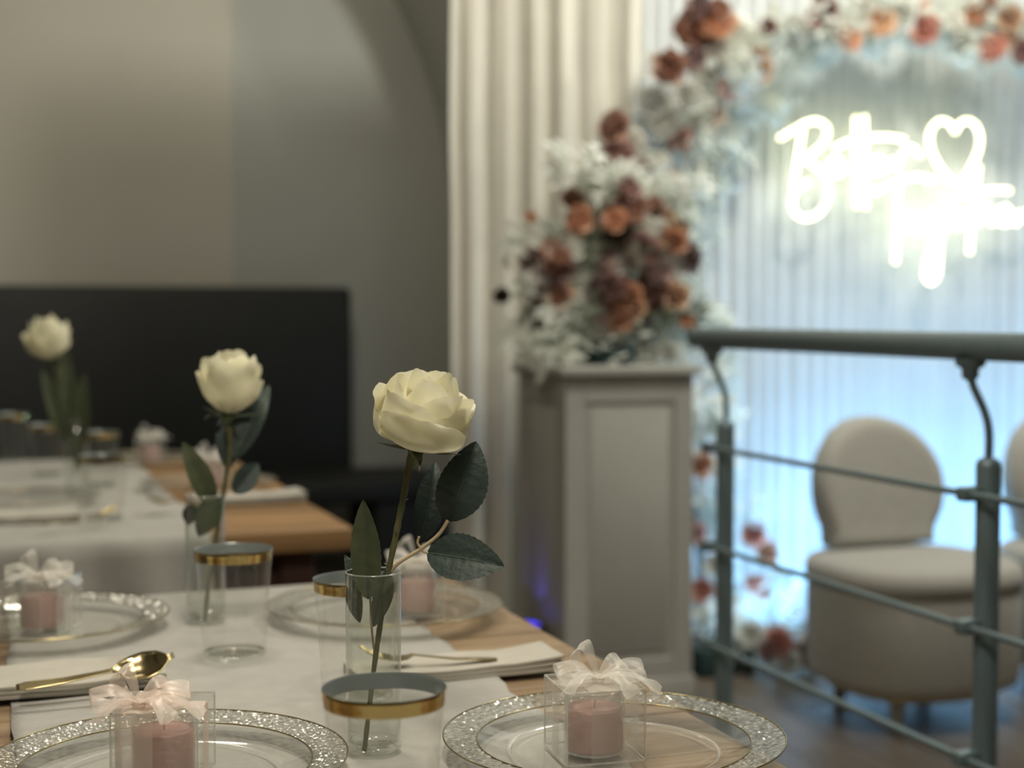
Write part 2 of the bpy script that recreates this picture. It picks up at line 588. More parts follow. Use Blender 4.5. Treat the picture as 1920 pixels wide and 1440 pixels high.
# ------------------------------------------------------------------ tables
def table(label, x0, x1, y0, y1, m):
    t = thing('dining_table', label, 'table', ((x0 + x1) / 2, (y0 + y1) / 2, 0))
    npl = round((y1 - y0) / 0.145)
    w = (y1 - y0) / npl
    for i in range(npl):
        a = R.uniform(-0.006, 0.006)
        bz = TZ - R.uniform(0, 0.0015)
        ya = y0 + i * w
        o = MB().add(box(x0 + a, x1 + R.uniform(-0.007, 0.005), ya + 0.0015, ya + w - 0.0015, TZ - 0.045, bz, 0.004, 2)).build('plank', m, t, sharp=50)
    for sx in (x0 + 0.07, x1 - 0.14):
        for sy in (y0 + 0.07, y1 - 0.14):
            MB().add(box(sx, sx + 0.07, sy, sy + 0.07, 0, TZ - 0.0455, 0.004, 1)).build('leg', M['apron'], t, smooth=False)
    for bx in ((x0 + 0.14, x1 - 0.14, y0 + 0.09, y0 + 0.12), (x0 + 0.14, x1 - 0.14, y1 - 0.12, y1 - 0.09)):
        MB().add(box(bx[0], bx[1], bx[2], bx[3], TZ - 0.15, TZ - 0.0455)).build('apron', M['apron'], t, smooth=False)
    for bx in ((x0 + 0.09, x0 + 0.12, y0 + 0.14, y1 - 0.14), (x1 - 0.12, x1 - 0.09, y0 + 0.14, y1 - 0.14)):
        MB().add(box(bx[0], bx[1], bx[2], bx[3], TZ - 0.15, TZ - 0.0455)).build('apron', M['apron'], t, smooth=False)
    return t


T1 = (-0.06, 0.73, 0.72, 2.33)
T2 = (-0.06, 0.72, 2.93, 4.58)
table('rustic plank-top wooden table in front with roses and clear chargers', *T1, M['table'])
table('amber plank-top wooden table standing behind, near the black bench', *T2, M['table2'])


def runner(name, label, x0, x1, y0, y1, drop0, drop1, tab, seed, fold=None, ragged=False):
    """cloth lying along the table, hanging over its ends by drop0 / drop1"""
    L = (y1 - y0) + drop0 + drop1
    def fn(u, v):
        s = u * L - drop0
        wob = 0.006 * noise.noise(Vector((s * 6, seed, 0)))
        x = x0 + (x1 - x0) * v + wob * (2 if v in (0, 1) else 1)
        if ragged and v > 0.98:
            x += 0.012 * noise.noise(Vector((s * 14, seed + 3, 0)))
        z = TZ + 0.0022 + 0.0019 * (noise.noise(Vector((x * 9, s * 12, seed))) + 0.6) + 0.0018 * abs(noise.noise(Vector((x * 5, s * 28, seed + 5))))
        if s < 0:
            rr = -s
            y = y0 - 0.006 - 0.012 * min(1, rr / 0.03) - 0.012 * (sin(x * 38 + seed) + 1) * min(1, rr / 0.12)
            z = TZ + 0.003 - max(0, rr - 0.004)
        elif s > y1 - y0:
            rr = s - (y1 - y0)
            y = y1 + 0.006 + 0.012 * min(1, rr / 0.03) + 0.012 * (sin(x * 38 + seed) + 1) * min(1, rr / 0.12)
            z = TZ + 0.003 - max(0, rr - 0.004)
        else:
            y = y0 + s
            if fold:
                for fy, fh, fw in fold:
                    dy = y - fy - 0.08 * (x - x0 - 0.25)
                    if 0 <= dy < fw:
                        z += fh * (1 - dy / fw) ** 0.6
                    elif -0.008 < dy < 0:
                        z += fh * (1 + dy / 0.008)
        return Vector((x, y, z))
    o = MB().add(thick(grid(int(L / 0.012), 44, fn), 0.0012, Vector((0, 0, -1)))).build(name, M['cloth'])
    # hang sheet ends need no exact thickness direction
    return tag(o, label, 'table runner')


runner('table_runner', 'white cotton runner lying along the front wooden table', 0.035, 0.575, 0.72, 2.315, 0.0, 0.02, T1, 1.3,
       fold=[(1.565, 0.007, 0.06)], ragged=True)
runner('table_runner', 'white cotton runner hanging over the end of the far table', -0.05, 0.43, 2.93, 4.57, 0.26, 0.0, T2, 8.7, fold=[(3.3, 0.006, 0.06)])


def napkin(label, x0, x1, y0, y1, z, seed, layers=3, rot=0.0):
    t = thing('folded_napkin', label, 'napkin', ((x0 + x1) / 2, (y0 + y1) / 2, z), rot)
    hx, hy = (x1 - x0) / 2, (y1 - y0) / 2
    for k in range(layers):
        e = 0.0008 * k
        def fn(u, v, k=k):
            x = -hx + 2 * hx * u
            y = -hy + e * 1.5 + (2 * hy - 2.2 * e) * v
            lift = 0.003 * noise.noise(Vector((x * 12, y * 14, seed))) + 0.006 * max(0, (u - 0.75) / 0.25) * (1 if seed % 2 else 0.4)
            zz = 0.0046 * (k + 1) + lift * (0.3 + 0.35 * k) + 0.001
            if u in (0, 1) or v in (0, 1):
                zz -= 0.0012
            return Vector((x, y, zz))
        MB().add(thick(grid(24, 10, fn), 0.0034)).build('fold', M['napkin'], t, local=True, sharp=60)
    return t


napkin('ivory folded napkin at the right edge behind the nearest right charger', 0.405, 0.655, 1.632, 1.715, TZ + 0.006, 3)
napkin('ivory folded napkin under gold cutlery between the two left chargers', -0.09, 0.20, 1.715, 1.835, TZ + 0.006, 4)
napkin('blurred white folded napkin on the far table, right edge', 0.46, 0.712, 3.37, 3.48, TZ + 0.003, 5)
napkin('blurred white folded napkin on the far table, left side with gold fork', -0.08, 0.2, 3.17, 3.30, TZ + 0.006, 6)


# ------------------------------------------------------------------ chargers
def charger(label, x, y, first=[None]):
    if first[0]:
        t = copy_tree(first[0])
        t.location = (x, y, TZ + 0.0075)
        return tag(t, label)
    t = thing('charger_plate', label, 'charger plate', (x, y, TZ + 0.0075), 0, 'clear lace-rimmed chargers')
    well = [(0.0005, 0.0), (0.05, 0.0), (0.085, 0.0), (0.098, 0.0008), (0.104, 0.002), (0.110, 0.0035), (0.124, 0.009), (0.132, 0.0125)]
    MB().add(lathe(well, 96)).build('well', M['plate'], t, local=True)
    MB().add(lathe([(0.1, 0.0012), (0.1015, 0.0022), (0.103, 0.0022)], 96)).build('foot_ring', M['boxe'], t, local=True)
    rr = random.Random(3)
    nr, na = 13, 300
    def fn(u, v):
        r = 0.132 + 0.0325 * u
        a = 2 * pi * v
        z = 0.0125 + 0.0052 * u
        k = 0.0016 * noise.noise(Vector((r * 330, a * 46, 1.0))) + 0.0012 * noise.noise(Vector((cos(a) * r * 240, sin(a) * r * 240, 4)))
        if 0 < u < 1:
            z += k
        return Vector((r * cos(a), r * sin(a), z))
    MB().add(grid(nr, na, fn)).build('lace_rim', M['lace'], t, local=True)
    for rad, zz, nm, m in ((0.165, 0.0178, 'outer_rim', M['rimline']), (0.1325, 0.0128, 'inner_rim', M['rimline'])):
        MB().add(tube([(rad * cos(2 * pi * k / 120), rad * sin(2 * pi * k / 120), zz) for k in range(120)], 0.0009, 6, closed=True)).build(nm, m, t, local=True)
    first[0] = t
    return t


p = G(1150, 1422)
PRN = (p.x, p.y)
charger('clear charger with silver lace rim at the near right table edge', *PRN)
p = G(313, 1470)
PLN = (p.x, p.y)
charger('clear charger with silver lace rim cut by the bottom left picture edge', *PLN)
p = G(722, 1163)
PRF = (p.x, p.y)
charger('clear charger with silver lace rim behind the middle rose vase', *PRF)
p = G(82, 1188)
PLF = (p.x, p.y)
charger('clear charger with silver lace rim left, behind the gold cutlery', *PLF)
charger('blurred clear charger on the far table, right side, behind the middle rose', 0.535, 3.68)
charger('blurred clear charger on the far table, at the left side', 0.10, 3.50)
charger('blurred clear charger on the far table under the pink candle box', 0.47, 4.36)


# ------------------------------------------------------------------ cups
def cup(label, x, y, first=[None]):
    z0 = TZ + 0.0075
    if first[0]:
        t = copy_tree(first[0])
        t.location = (x, y, z0)
        t.rotation_euler.z = R.uniform(0, 6)
        return tag(t, label)
    t = thing('gold_rimmed_cup', label, 'cup', (x, y, z0), 0, 'gold rimmed clear cups')
    Hc = 0.1345
    prof = [(0.0365, 0.002), (0.0385, 0.004), (0.0392, 0.010), (0.0402, 0.03), (0.042, 0.06), (0.0438, 0.09), (0.0458, 0.112), (0.0470, 0.122), (0.0474, 0.1232)]
    MB().add(lathe(prof, 64)).build('body', M['cup'], t, local=True)
    MB().add(lathe([(0.0005, 0.0065), (0.03, 0.0062), (0.0378, 0.0075), (0.0385, 0.005), (0.0365, 0.0015), (0.034, 0.0), (0.032, 0.002), (0.0005, 0.0025)], 64)).build('base', M['vase'], t, local=True)
    band = MB()
    band.add(lathe([(0.0471, 0.1215), (0.0476, 0.126), (0.0480, 0.131), (0.0486, Hc - 0.0005), (0.0484, Hc)], 64), 0)
    band.add(lathe([(0.0484, Hc), (0.0481, Hc - 0.0005), (0.0476, 0.131), (0.0472, 0.126), (0.0467, 0.1215)], 64), 1)
    band.build('gold_band', [M['gold'], M['silverin']], t, local=True)
    first[0] = t
    return t


def atD(px, d):
    q = D(px, 720, d)
    return q.x, q.y


cup('clear tumbler with gold rim, nearest, in front of the tallest rose vase', *atD(718, 1.145))
cup('clear tumbler with gold rim standing in front of the middle rose', *atD(435, 1.83))
cup('clear tumbler with gold rim right behind the nearest rose vase', *atD(668, 1.625))
cup('blurred gold-rimmed tumbler on the far table, nearest to the front', *atD(192, 3.05))
cup('blurred gold-rimmed tumbler right behind the far rose vase', *atD(186, 3.66))
cup('blurred gold-rimmed tumbler on the far table, second from left', *atD(86, 3.90))
cup('blurred gold-rimmed tumbler on the far table, leftmost', *atD(24, 4.32))


# ------------------------------------------------------------------ vases and roses
def vase(label, x, y, first=[None]):
    z0 = TZ + 0.0075
    if first[0]:
        t = copy_tree(first[0])
        t.location = (x, y, z0)
        return tag(t, label)
    t = thing('bud_vase', label, 'vase', (x, y, z0), 0, 'slim glass bud vases')
    Hv = 0.174
    MB().add(lathe([(0.0262, 0.001), (0.0268, 0.004), (0.0268, Hv - 0.001), (0.0262, Hv), (0.0254, Hv - 0.001), (0.0254, 0.010)], 56)).build('body', M['vase'], t, local=True)
    MB().add(lathe([(0.0254, 0.010), (0.0005, 0.009), (0.0005, 0.0), (0.0262, 0.001)], 56)).build('base', M['vase'], t, local=True)
    MB().add(tube([(0.0262 * cos(2 * pi * k / 56), 0.0262 * sin(2 * pi * k / 56), Hv) for k in range(56)], 0.0007, 6, closed=True)).build('lip', M['boxe'], t, local=True)
    first[0] = t
    return t


VD = [1.435, 2.05, 3.50]
VPX = [698, 382, 142]
v1 = atD(VPX[0], VD[0])
v2 = atD(VPX[1], VD[1])
v3 = atD(VPX[2], VD[2])
vase('slim clear glass vase holding the nearest, tallest-leaved white rose', *v1)
vase('slim clear glass vase holding the middle white rose', *v2)
vase('blurred slim glass vase holding the white rose on the far table', *v3)


def petal(R_, H_, close, half, th0, seed, curl=0.0, nu=12, nv=16, droop=0.0, crinkle=1.0, tb=0.55):
    def fn(u, v):
        s = v * 2 - 1
        t = u * (1 - 0.34 * abs(s) ** 2.6)
        rr = R_ * sin(pi / 2 * min(1, t / tb)) if t < tb else R_ + R_ * (close - 1) * ((t - tb) / (1 - tb)) ** 1.3
        rr = max(rr, 0.0015) * (1 + 0.07 * s)
        z = H_ * (0.28 * t + 0.72 * t ** 1.5)
        if t > 0.72:
            k = (t - 0.72) / 0.28
            rr += curl * k * k
            z -= (abs(curl) * 0.45 + droop) * k * k
        ang = th0 + s * half * (0.45 + 0.55 * sin(pi * min(1, 0.12 + t * 0.62)))
        q = Vector((rr * cos(ang), rr * sin(ang), z))
        am = 0.0032 * crinkle * t * R_ / 0.045
        q.x += am * noise.noise(Vector((ang * 2.4, t * 3, seed)))
        q.y += am * noise.noise(Vector((ang * 2.4, t * 3, seed + 7)))
        q.z += 1.2 * am * noise.noise(Vector((ang * 3.2, t * 2, seed + 13)))
        return q
    return grid(nu, nv, fn)


def frame_for(axis, spin=0.0):
    a = Vector(axis).normalized()
    return a.to_track_quat('Z', 'Y').to_matrix() @ Matrix.Rotation(spin, 3, 'Z')


def leaf_mesh(base, tip, width, roll=0.0, fold=0.25, curl=0.1, serr=0.02, nu=26):
    base, tip = Vector(base), Vector(tip)
    ax = tip - base
    L = ax.length
    ax.normalize()
    view = (CAM - (base + tip) / 2)
    nrm = (view - ax * view.dot(ax)).normalized()
    nrm = Matrix.Rotation(roll, 3, ax) @ nrm
    side = ax.cross(nrm)
    nv = 8
    def fn(u, v):
        s = v * 2 - 1
        w = width / 2 * (sin(pi * u ** 0.82) ** 0.75 if 0 < u < 1 else 0)
        e = 1 + (serr * (1 if int(round(u * nu)) % 2 else -1) if abs(s) > 0.9 else 0)
        ss = s * w * e
        vein = -0.0004 * (1 if int(round(u * nu)) % 3 == 0 else 0) * (1 - abs(s))
        h = fold * abs(ss) + curl * L * 4 * u * (1 - u) * 0.5 + vein
        return base + ax * (L * u) + side * ss + nrm * (h - (0.0012 if abs(s) < 0.05 else 0))
    rib = tube([fn(k / 12 * 0.97, 0.5) + nrm * 0.0003 for k in range(13)], [0.0007 - 0.0005 * k / 12 for k in range(13)], 5)
    return grid(nu, nv, fn), rib


def rose(label, foot, stem, head, axis, size, leaves, seed, twigs=(), hscale=1.0, tb=0.55):
    rr = random.Random(seed)
    t = thing('white_rose', label, 'rose', foot, 0, 'single white roses in vases')
    sp = smoothpts(stem, 6)
    rad = []
    for i, q in enumerate(sp):
        k = i / (len(sp) - 1)
        bumpy = 1 + 0.10 * sin(i * 2.1)
        rad.append((0.0024 + 0.0012 * k) * bumpy + (0.0025 * max(0, (k - 0.88) / 0.12)))
    st = MB().add(tube(sp, rad, 8)).build('stem', M['stem'], t)
    for k in range(4):
        q = sp[int(len(sp) * (0.42 + 0.1 * k))]
        dvec = Vector((cos(k * 2.2), sin(k * 2.2), 0.4)) * 0.007
        MB().add(tube([q, q + dvec], [0.0016, 0.0002], 5)).build('thorn', M['stem'], st)
    fm = frame_for(axis, rr.uniform(0, 6))
    o3 = Vector(head)
    layers = [  # n, R, H, close, half-angle, curl, droop
        (3, 0.012, 0.066, 0.5, 95, 0, 0), (3, 0.020, 0.074, 0.5, 80, 0, 0), (3, 0.029, 0.077, 0.62, 78, 0.001, 0),
        (3, 0.037, 0.074, 0.80, 74, 0.003, 0.001), (3, 0.044, 0.066, 0.93, 72, 0.004, 0.001), (3, 0.0475, 0.053, 0.99, 66, 0.006, 0.002)]
    for li, (n_, R_, H_, cl, ha, cu, dr) in enumerate(layers):
        for k in range(n_):
            th = 2 * pi * k / n_ + li * 0.7 + rr.uniform(-0.15, 0.15)
            vf = petal(R_ * size, H_ * size * hscale * rr.uniform(0.95, 1.04), cl, radians(ha), th, seed * 10 + li * 5 + k, cu * size, droop=dr, tb=tb)
            vv = [fm @ Vector(p_) + o3 for p_ in vf[0]]
            MB().add((vv, vf[1])).build('petal', M['rose'], t)
    ca = MB()
    ca.add(([fm @ Vector(p_) + o3 for p_ in lathe([(0.0034, -0.022), (0.0045, -0.014), (0.0075, -0.006), (0.010, 0.001), (0.007, 0.004)], 14, capb=True)[0]], lathe([(0.0034, -0.022), (0.0045, -0.014), (0.0075, -0.006), (0.010, 0.001), (0.007, 0.004)], 14, capb=True)[1]))
    cal = ca.build('calyx', M['calyx'], t)
    for k in range(5):
        a = 2 * pi * k / 5 + 0.3
        def fn(u, v, a=a):
            s = (v * 2 - 1) * 0.006 * (1 - u) ** 0.7
            r_ = 0.006 + 0.040 * size * u
            z_ = 0.0015 + 0.006 * u * u - (0.010 * max(0, u - 0.8) / 0.2 if k % 2 else 0)
            q = Vector((r_ * cos(a) - s * sin(a), r_ * sin(a) + s * cos(a), z_ - 0.002))
            return fm @ q + o3
        MB().add(grid(8, 2, fn)).build('sepal', M['calyx'], cal)
    for tw in twigs:
        MB().add(tube(smoothpts(tw[0], 6), tw[1], 7)).build('twig', M['twig'], t)
    for lf in leaves:
        base, tip, w, kw, m = lf
        vf, rib = leaf_mesh(base, tip, w, **kw)
        MB().add(vf).add(rib, 1).build('leaf', [M[m], M['rib']], t)
    return t


d1 = VD[0]
k1 = d1 / F
foot1 = Vector((v1[0], v1[1], TZ + 0.016))


def S(px, py, dd=0.0, d=None):
    return D(px, py, (d or d1) + dd)


rose('creamy white rose in sharp focus with dark leaves in the nearest vase', foot1,
     [S(683, 1408), S(691, 1340), S(703, 1240), S(716, 1150), S(728, 1075), S(743, 1000), S(757, 930), S(768, 866), S(776, 848)],
     S(781, 838), CR * 0.24 + Vector((0, 0, 1)) - FLAT * 0.34, 0.97,
     [(S(838, 978, 0.012), S(893, 827, 0.02), 0.050, dict(roll=0.25, fold=0.18, curl=0.16), 'leaf'),
      (S(800, 1036), S(946, 1062, -0.02), 0.046, dict(roll=-0.2, fold=0.12, curl=0.12), 'leaf'),
      (S(788, 1015, 0.06), S(816, 866, 0.10), 0.034, dict(roll=0.4, fold=0.2, curl=0.1), 'leaf'),
      (S(690, 1124, -0.012), S(681, 937, -0.02), 0.030, dict(roll=-0.2, fold=0.2, curl=-0.06, serr=0.03), 'leafo'),
      (S(672, 1120, 0.012), S(646, 1040, 0.02), 0.016, dict(roll=0.5, fold=0.3), 'leaf'),
      (S(661, 1085, -0.005), S(675, 1168, -0.005), 0.017, dict(roll=0.4, fold=0.3), 'leafo'),
      (S(727, 1068, -0.008), S(700, 1176, -0.012), 0.020, dict(roll=-0.3, fold=0.3), 'leafo')],
     11,
     twigs=[([S(716, 1092), S(745, 1058), S(788, 1030), S(822, 1003), S(840, 976)], 0.0019),
            ([S(790, 1030), S(783, 1018), S(786, 1006)], 0.0013), ([S(787, 1026), S(794, 1034), S(803, 1037)], 0.0013),
            ([S(704, 1240), S(697, 1180), S(694, 1110)], 0.0012)], hscale=1.02)
d1 = VD[1]
rose('white rose, slightly blurred, in the middle vase before the black bench', Vector((v2[0], v2[1], TZ + 0.016)),
     [S(384, 1165), S(392, 1090), S(405, 1010), S(420, 920), S(430, 850), S(430, 800)],
     S(428, 778), CR * 0.10 + Vector((0, 0, 1)) - FLAT * 0.12, 0.90,
     [(S(400, 950), S(342, 828, -0.03), 0.034, dict(roll=0.25, fold=0.2, curl=0.08), 'leafo'),
      (S(428, 880), S(420, 770, 0.04), 0.032, dict(roll=0.2, fold=0.2), 'leaf'),
      (S(438, 862), S(505, 722, 0.05), 0.036, dict(roll=-0.2, fold=0.2, curl=0.1), 'leaf'),
      (S(438, 925), S(484, 868, 0.03), 0.034, dict(roll=0.1, fold=0.2), 'leaf'),
      (S(412, 930, -0.005), S(372, 1006, -0.005), 0.036, dict(roll=0.2, fold=0.25), 'leafo'),
      (S(362, 945, 0.01), S(352, 985, 0.01), 0.022, dict(roll=0.2, fold=0.25), 'leaf')],
     23, twigs=[([S(418, 935), S(432, 905), S(442, 868)], 0.0018)], hscale=1.28, tb=0.88)
d1 = VD[2]
rose('blurred white rose on the far table against the black bench back', Vector((v3[0], v3[1], TZ + 0.016)),
     [S(142, 890), S(138, 850), S(128, 790), S(112, 730), S(104, 690)],
     S(98, 674), -CR * 0.12 + Vector((0, 0, 1)) - FLAT * 0.2, 1.06,
     [(S(128, 830), S(78, 690, -0.03), 0.048, dict(roll=0.3, fold=0.2), 'leafo'),
      (S(138, 830), S(118, 640, -0.02), 0.044, dict(roll=0.0, fold=0.2), 'leafo'),
      (S(150, 850), S(160, 700, -0.02), 0.046, dict(roll=-0.3, fold=0.2), 'leafo'),
      (S(140, 800, -0.01), S(150, 880, -0.01), 0.03, dict(roll=0.2, fold=0.2), 'leafo')],
     37, hscale=1.25, tb=0.7)


# ------------------------------------------------------------------ favour boxes with candles
def strip(path, wdir, w, m, name, parent, n=8, flat=False):
    pts_ = [Vector(p_) for p_ in path] if flat else smoothpts(path, n)
    wv = Vector(wdir).normalized()
    L = len(pts_) - 1
    def fn(u, v):
        i = int(round(u * L))
        ww = w if not callable(w) else w(u)
        return pts_[i] + wv * (v * 2 - 1) * ww / 2 + Vector((0, 0, 0.0012 * sin(v * 9 + u * 14)))
    return grid(L, 4, fn)


BS, BH = 0.0385, 0.069


def favour(boxlabel, candlelabel, x, y, z, rot, mk, off=(0, -0.02), bowrot=0.0, seed=0):
    t = thing('favour_box', boxlabel, 'gift box', (x, y, z), rot, 'clear favour boxes with bows')
    h = BS
    b_ = MB().add(box(-h, h, -h, h, 0.0006, BH))
    b_.build('box_wall', M['boxp'], t, local=True, smooth=False)
    e = MB()
    r_ = 0.0008
    for sx in (-h, h):
        for sy in (-h, h):
            e.add(box(sx - r_, sx + r_, sy - r_, sy + r_, 0.0006, BH))
    for zz in (0.0014, BH):
        for s_ in (-h, h):
            e.add(box(-h, h, s_ - r_, s_ + r_, zz - r_, zz + r_))
            e.add(box(s_ - r_, s_ + r_, -h, h, zz - r_, zz + r_))
    e.build('crease', M['boxe'], t, local=True, smooth=False)
    rw = 0.030
    ox, oy = off
    g = 0.0012
    rb = MB()
    # round the box left to right, and front to back
    rb.add(strip([(-h - g, oy * 0.3, 0.001), (-h - g, oy * 0.3, BH + g), (h + g, oy * 0.3, BH + g), (h + g, oy * 0.3, 0.001)], (0, 1, 0), rw * 0.8, None, None, None, flat=True))
    rb.add(strip([(ox, -h - g, 0.001), (ox, -h - g, BH + g), (ox, h + g, BH + g), (ox, h + g, 0.001)], (1, 0, 0), rw, None, None, None, flat=True))
    rb.build('ribbon', M['ribbonw' if mk == 'organzaw' else mk], t, local=True, smooth=False)
    rr = random.Random(seed)
    bw = MB()
    c0 = Vector((ox, oy, BH + 0.006))
    for k, (az, ln, hh) in enumerate(((pi + 0.15, 0.040, 0.014), (0.05, 0.043, 0.013), (pi - 0.75, 0.026, 0.030), (0.5, 0.030, 0.016))):
        az += bowrot
        dv = Vector((cos(az), sin(az), 0))
        pv = Vector((-sin(az), cos(az), 0))
        tilt = (pv * 0.9 + Vector((0, 0, 0.45 * (1 if k % 2 else -1)))).normalized()
        pts_ = [c0, c0 + dv * ln * 0.5 + Vector((0, 0, hh)), c0 + dv * ln + Vector((0, 0, hh * 0.8)), c0 + dv * ln * 0.98 + Vector((0, 0, hh * 0.25)), c0 + dv * ln * 0.45 + Vector((0, 0, 0.001)), c0]
        bw.add(strip(pts_, tilt, lambda u: 0.005 + 0.017 * sin(pi * u), None, None, None))
    for az, ln in ((-0.9, 0.045), (pi + 0.7, 0.045), (-0.35, 0.06)):
        az += bowrot
        dv = Vector((cos(az), sin(az), 0))
        pv = Vector((-sin(az), cos(az), 0.2))
        bw.add(strip([c0, c0 + dv * ln * 0.4 + Vector((0, 0, 0.008)), c0 + dv * ln * 0.8 + Vector((0, 0, 0.000)), c0 + dv * ln + Vector((0, 0, -0.008))], pv, lambda u: 0.006 + 0.016 * u, None, None, None))
    bw.build('bow', M[mk], t, local=True)
    MB().add(lathe([(0.0006, -0.005), (0.005, -0.004), (0.0065, 0), (0.005, 0.004), (0.0006, 0.005)], 12, c0)).build('knot', M[mk], t, local=True)
    c_ = thing('jar_candle', candlelabel, 'candle', (x, y, z + 0.0018), rot, 'pink candles inside the favour boxes')
    J = [(0.0005, 0.0), (0.025, 0.0), (0.0285, 0.002), (0.0295, 0.006), (0.0295, 0.046), (0.0285, 0.051), (0.0268, 0.0535), (0.0268, 0.056), (0.028, 0.057), (0.028, 0.0605), (0.027, 0.062), (0.0255, 0.0605), (0.0255, 0.054), (0.0275, 0.046)]
    MB().add(lathe(J, 48)).build('jar', M['jar'], c_, local=True)
    MB().add(tube([(0.0272 * cos(2 * pi * k / 48), 0.0272 * sin(2 * pi * k / 48), 0.0612) for k in range(48)], 0.0009, 6, closed=True)).build('jar_rim', M['boxe'], c_, local=True)
    Wx = [(0.0005, 0.003), (0.0262, 0.003), (0.0275, 0.006), (0.0275, 0.0425), (0.0262, 0.044), (0.012, 0.0432), (0.0005, 0.043)]
    MB().add(lathe(Wx, 40)).build('wax', M['wax'], c_, local=True)
    MB().add(tube([(0, 0, 0.042), (0.0005, 0, 0.048), (0.002, 0.001, 0.052)], 0.0008, 6)).build('wick', M['wick'], c_, local=True)
    return t


pz = TZ + 0.0085
q = G(306, 1440)
favour('clear box with pink organza bow on the charger at bottom left', 'pink jar candle inside the pink-bowed box at bottom left',
       PLN[0] - 0.003, PLN[1] - 0.008, pz, -PHI, 'organza', off=(-0.016, -0.026), bowrot=0.2, seed=1)
favour('clear box with white organza bow on the charger at the near right edge', 'pink jar candle inside the white-bowed box at the near right edge',
       PRN[0] - 0.022, PRN[1] - 0.004, pz, -PHI + 0.25, 'organzaw', off=(0.0, -0.012), bowrot=-0.15, seed=2)
favour('clear box with pale bow on the charger behind the gold cutlery, left', 'pink jar candle inside the box at the far left of the front table',
       PLF[0] - 0.002, PLF[1] - 0.01, pz, -PHI - 0.12, 'organzaw', off=(0.004, -0.02), bowrot=0.3, seed=3)
favour('clear box standing on the charger partly hidden by the nearest vase', 'pink jar candle in the box half hidden behind the nearest vase',
       PRF[0] + 0.045, PRF[1] + 0.0, pz, -PHI + 0.1, 'organzaw', off=(0.0, -0.01), bowrot=0.1, seed=4)
favour('blurred clear box with white bow on the far table, between the far and middle roses', 'blurred pink jar candle on the far table between the far and middle roses',
       0.468, 4.36, pz, -PHI + 0.3, 'organzaw', off=(0.0, -0.01), bowrot=0.5, seed=5)
favour('blurred clear box on the far table right behind the middle rose stem', 'blurred pink jar candle on the far table right behind the middle rose stem',
       0.537, 3.68, pz, -PHI, 'organzaw', off=(0.0, -0.01), bowrot=0.2, seed=6)


# ------------------------------------------------------------------ cutlery
def flatware(stations, nv=8):
    """stations: x, half width, z, dish depth"""
    def fn(u, v):
        f_ = u * (len(stations) - 1)
        i = min(int(f_), len(stations) - 2)
        k = f_ - i
        a, b_ = stations[i], stations[i + 1]
        x, w, z, dd = [a[j] + (b_[j] - a[j]) * k for j in range(4)]
        s = v * 2 - 1
        return Vector((x, s * w, z - dd * (1 - s * s)))
    return thick(grid((len(stations) - 1) * 3, nv, fn), 0.0013)


def spoon(label, loc, rz, ry=0.0, group=None, rx=0.0):
    t = thing('spoon', label, 'spoon', loc, rz, group)
    t.rotation_euler = (rx, ry, rz)
    MB().add(flatware([(0, 0.004, 0.001, 0), (0.01, 0.0065, 0.0015, 0), (0.05, 0.0045, 0.004, 0), (0.09, 0.0028, 0.010, 0), (0.102, 0.003, 0.012, 0)])).build('handle', M['goldcut'], t, local=True)
    MB().add(flatware([(0.100, 0.003, 0.0118, 0), (0.108, 0.012, 0.011, 0.003), (0.122, 0.0195, 0.012, 0.007), (0.136, 0.0215, 0.015, 0.008), (0.150, 0.017, 0.019, 0.006), (0.158, 0.008, 0.022, 0.002), (0.161, 0.001, 0.023, 0)])).build('bowl', M['goldcut'], t, local=True)
    return t


def fork(label, loc, rz, ry=0.0, group=None):
    t = thing('fork', label, 'fork', loc, rz, group)
    t.rotation_euler = (0, ry, rz)
    MB().add(flatware([(0, 0.004, 0.001, 0), (0.01, 0.0065, 0.0015, 0), (0.05, 0.0045, 0.004, 0), (0.09, 0.0028, 0.010, 0), (0.102, 0.003, 0.012, 0)])).build('handle', M['goldcut'], t, local=True)
    hd = MB()
    hd.add(flatware([(0.100, 0.003, 0.0118, 0), (0.108, 0.010, 0.009, 0.001), (0.118, 0.013, 0.008, 0.001), (0.126, 0.013, 0.009, 0.001)]))
    for k in range(4):
        y = -0.0112 + k * 0.00747
        hd.add(tube([(0.125, y, 0.0085), (0.140, y, 0.012), (0.153, y, 0.018), (0.163, y * 0.98, 0.024)], [0.0016, 0.0015, 0.0013, 0.0006], 6))
    hd.build('tines', M['goldcut'], t, local=True)
    return t


CG = 'gold cutlery on napkins'
nz_ = TZ + 0.0235
q = G(306, 1238, nz_ + 0.02)
fork('gold fork on the left napkin, lying beside the gold spoon', (q.x - 0.150, q.y + 0.012, nz_), -0.02)
spoon('gold spoon with bowl up on the left napkin', (q.x - 0.157, q.y - 0.020, nz_ + 0.007), 0.10, rx=0.5)
fork('gold fork on the right napkin seen beside the nearest vase', (0.575, 1.650, nz_), pi - 0.10)
q = G(78, 985, nz_)
fork('blurred gold fork on the left napkin of the far table', (q.x, q.y - 0.01, nz_ + 0.002), 0.45)
q = G(300, 948, nz_)
spoon('blurred gold spoon on the far table beside the right napkin', (q.x + 0.13, q.y, nz_ - 0.001), pi)

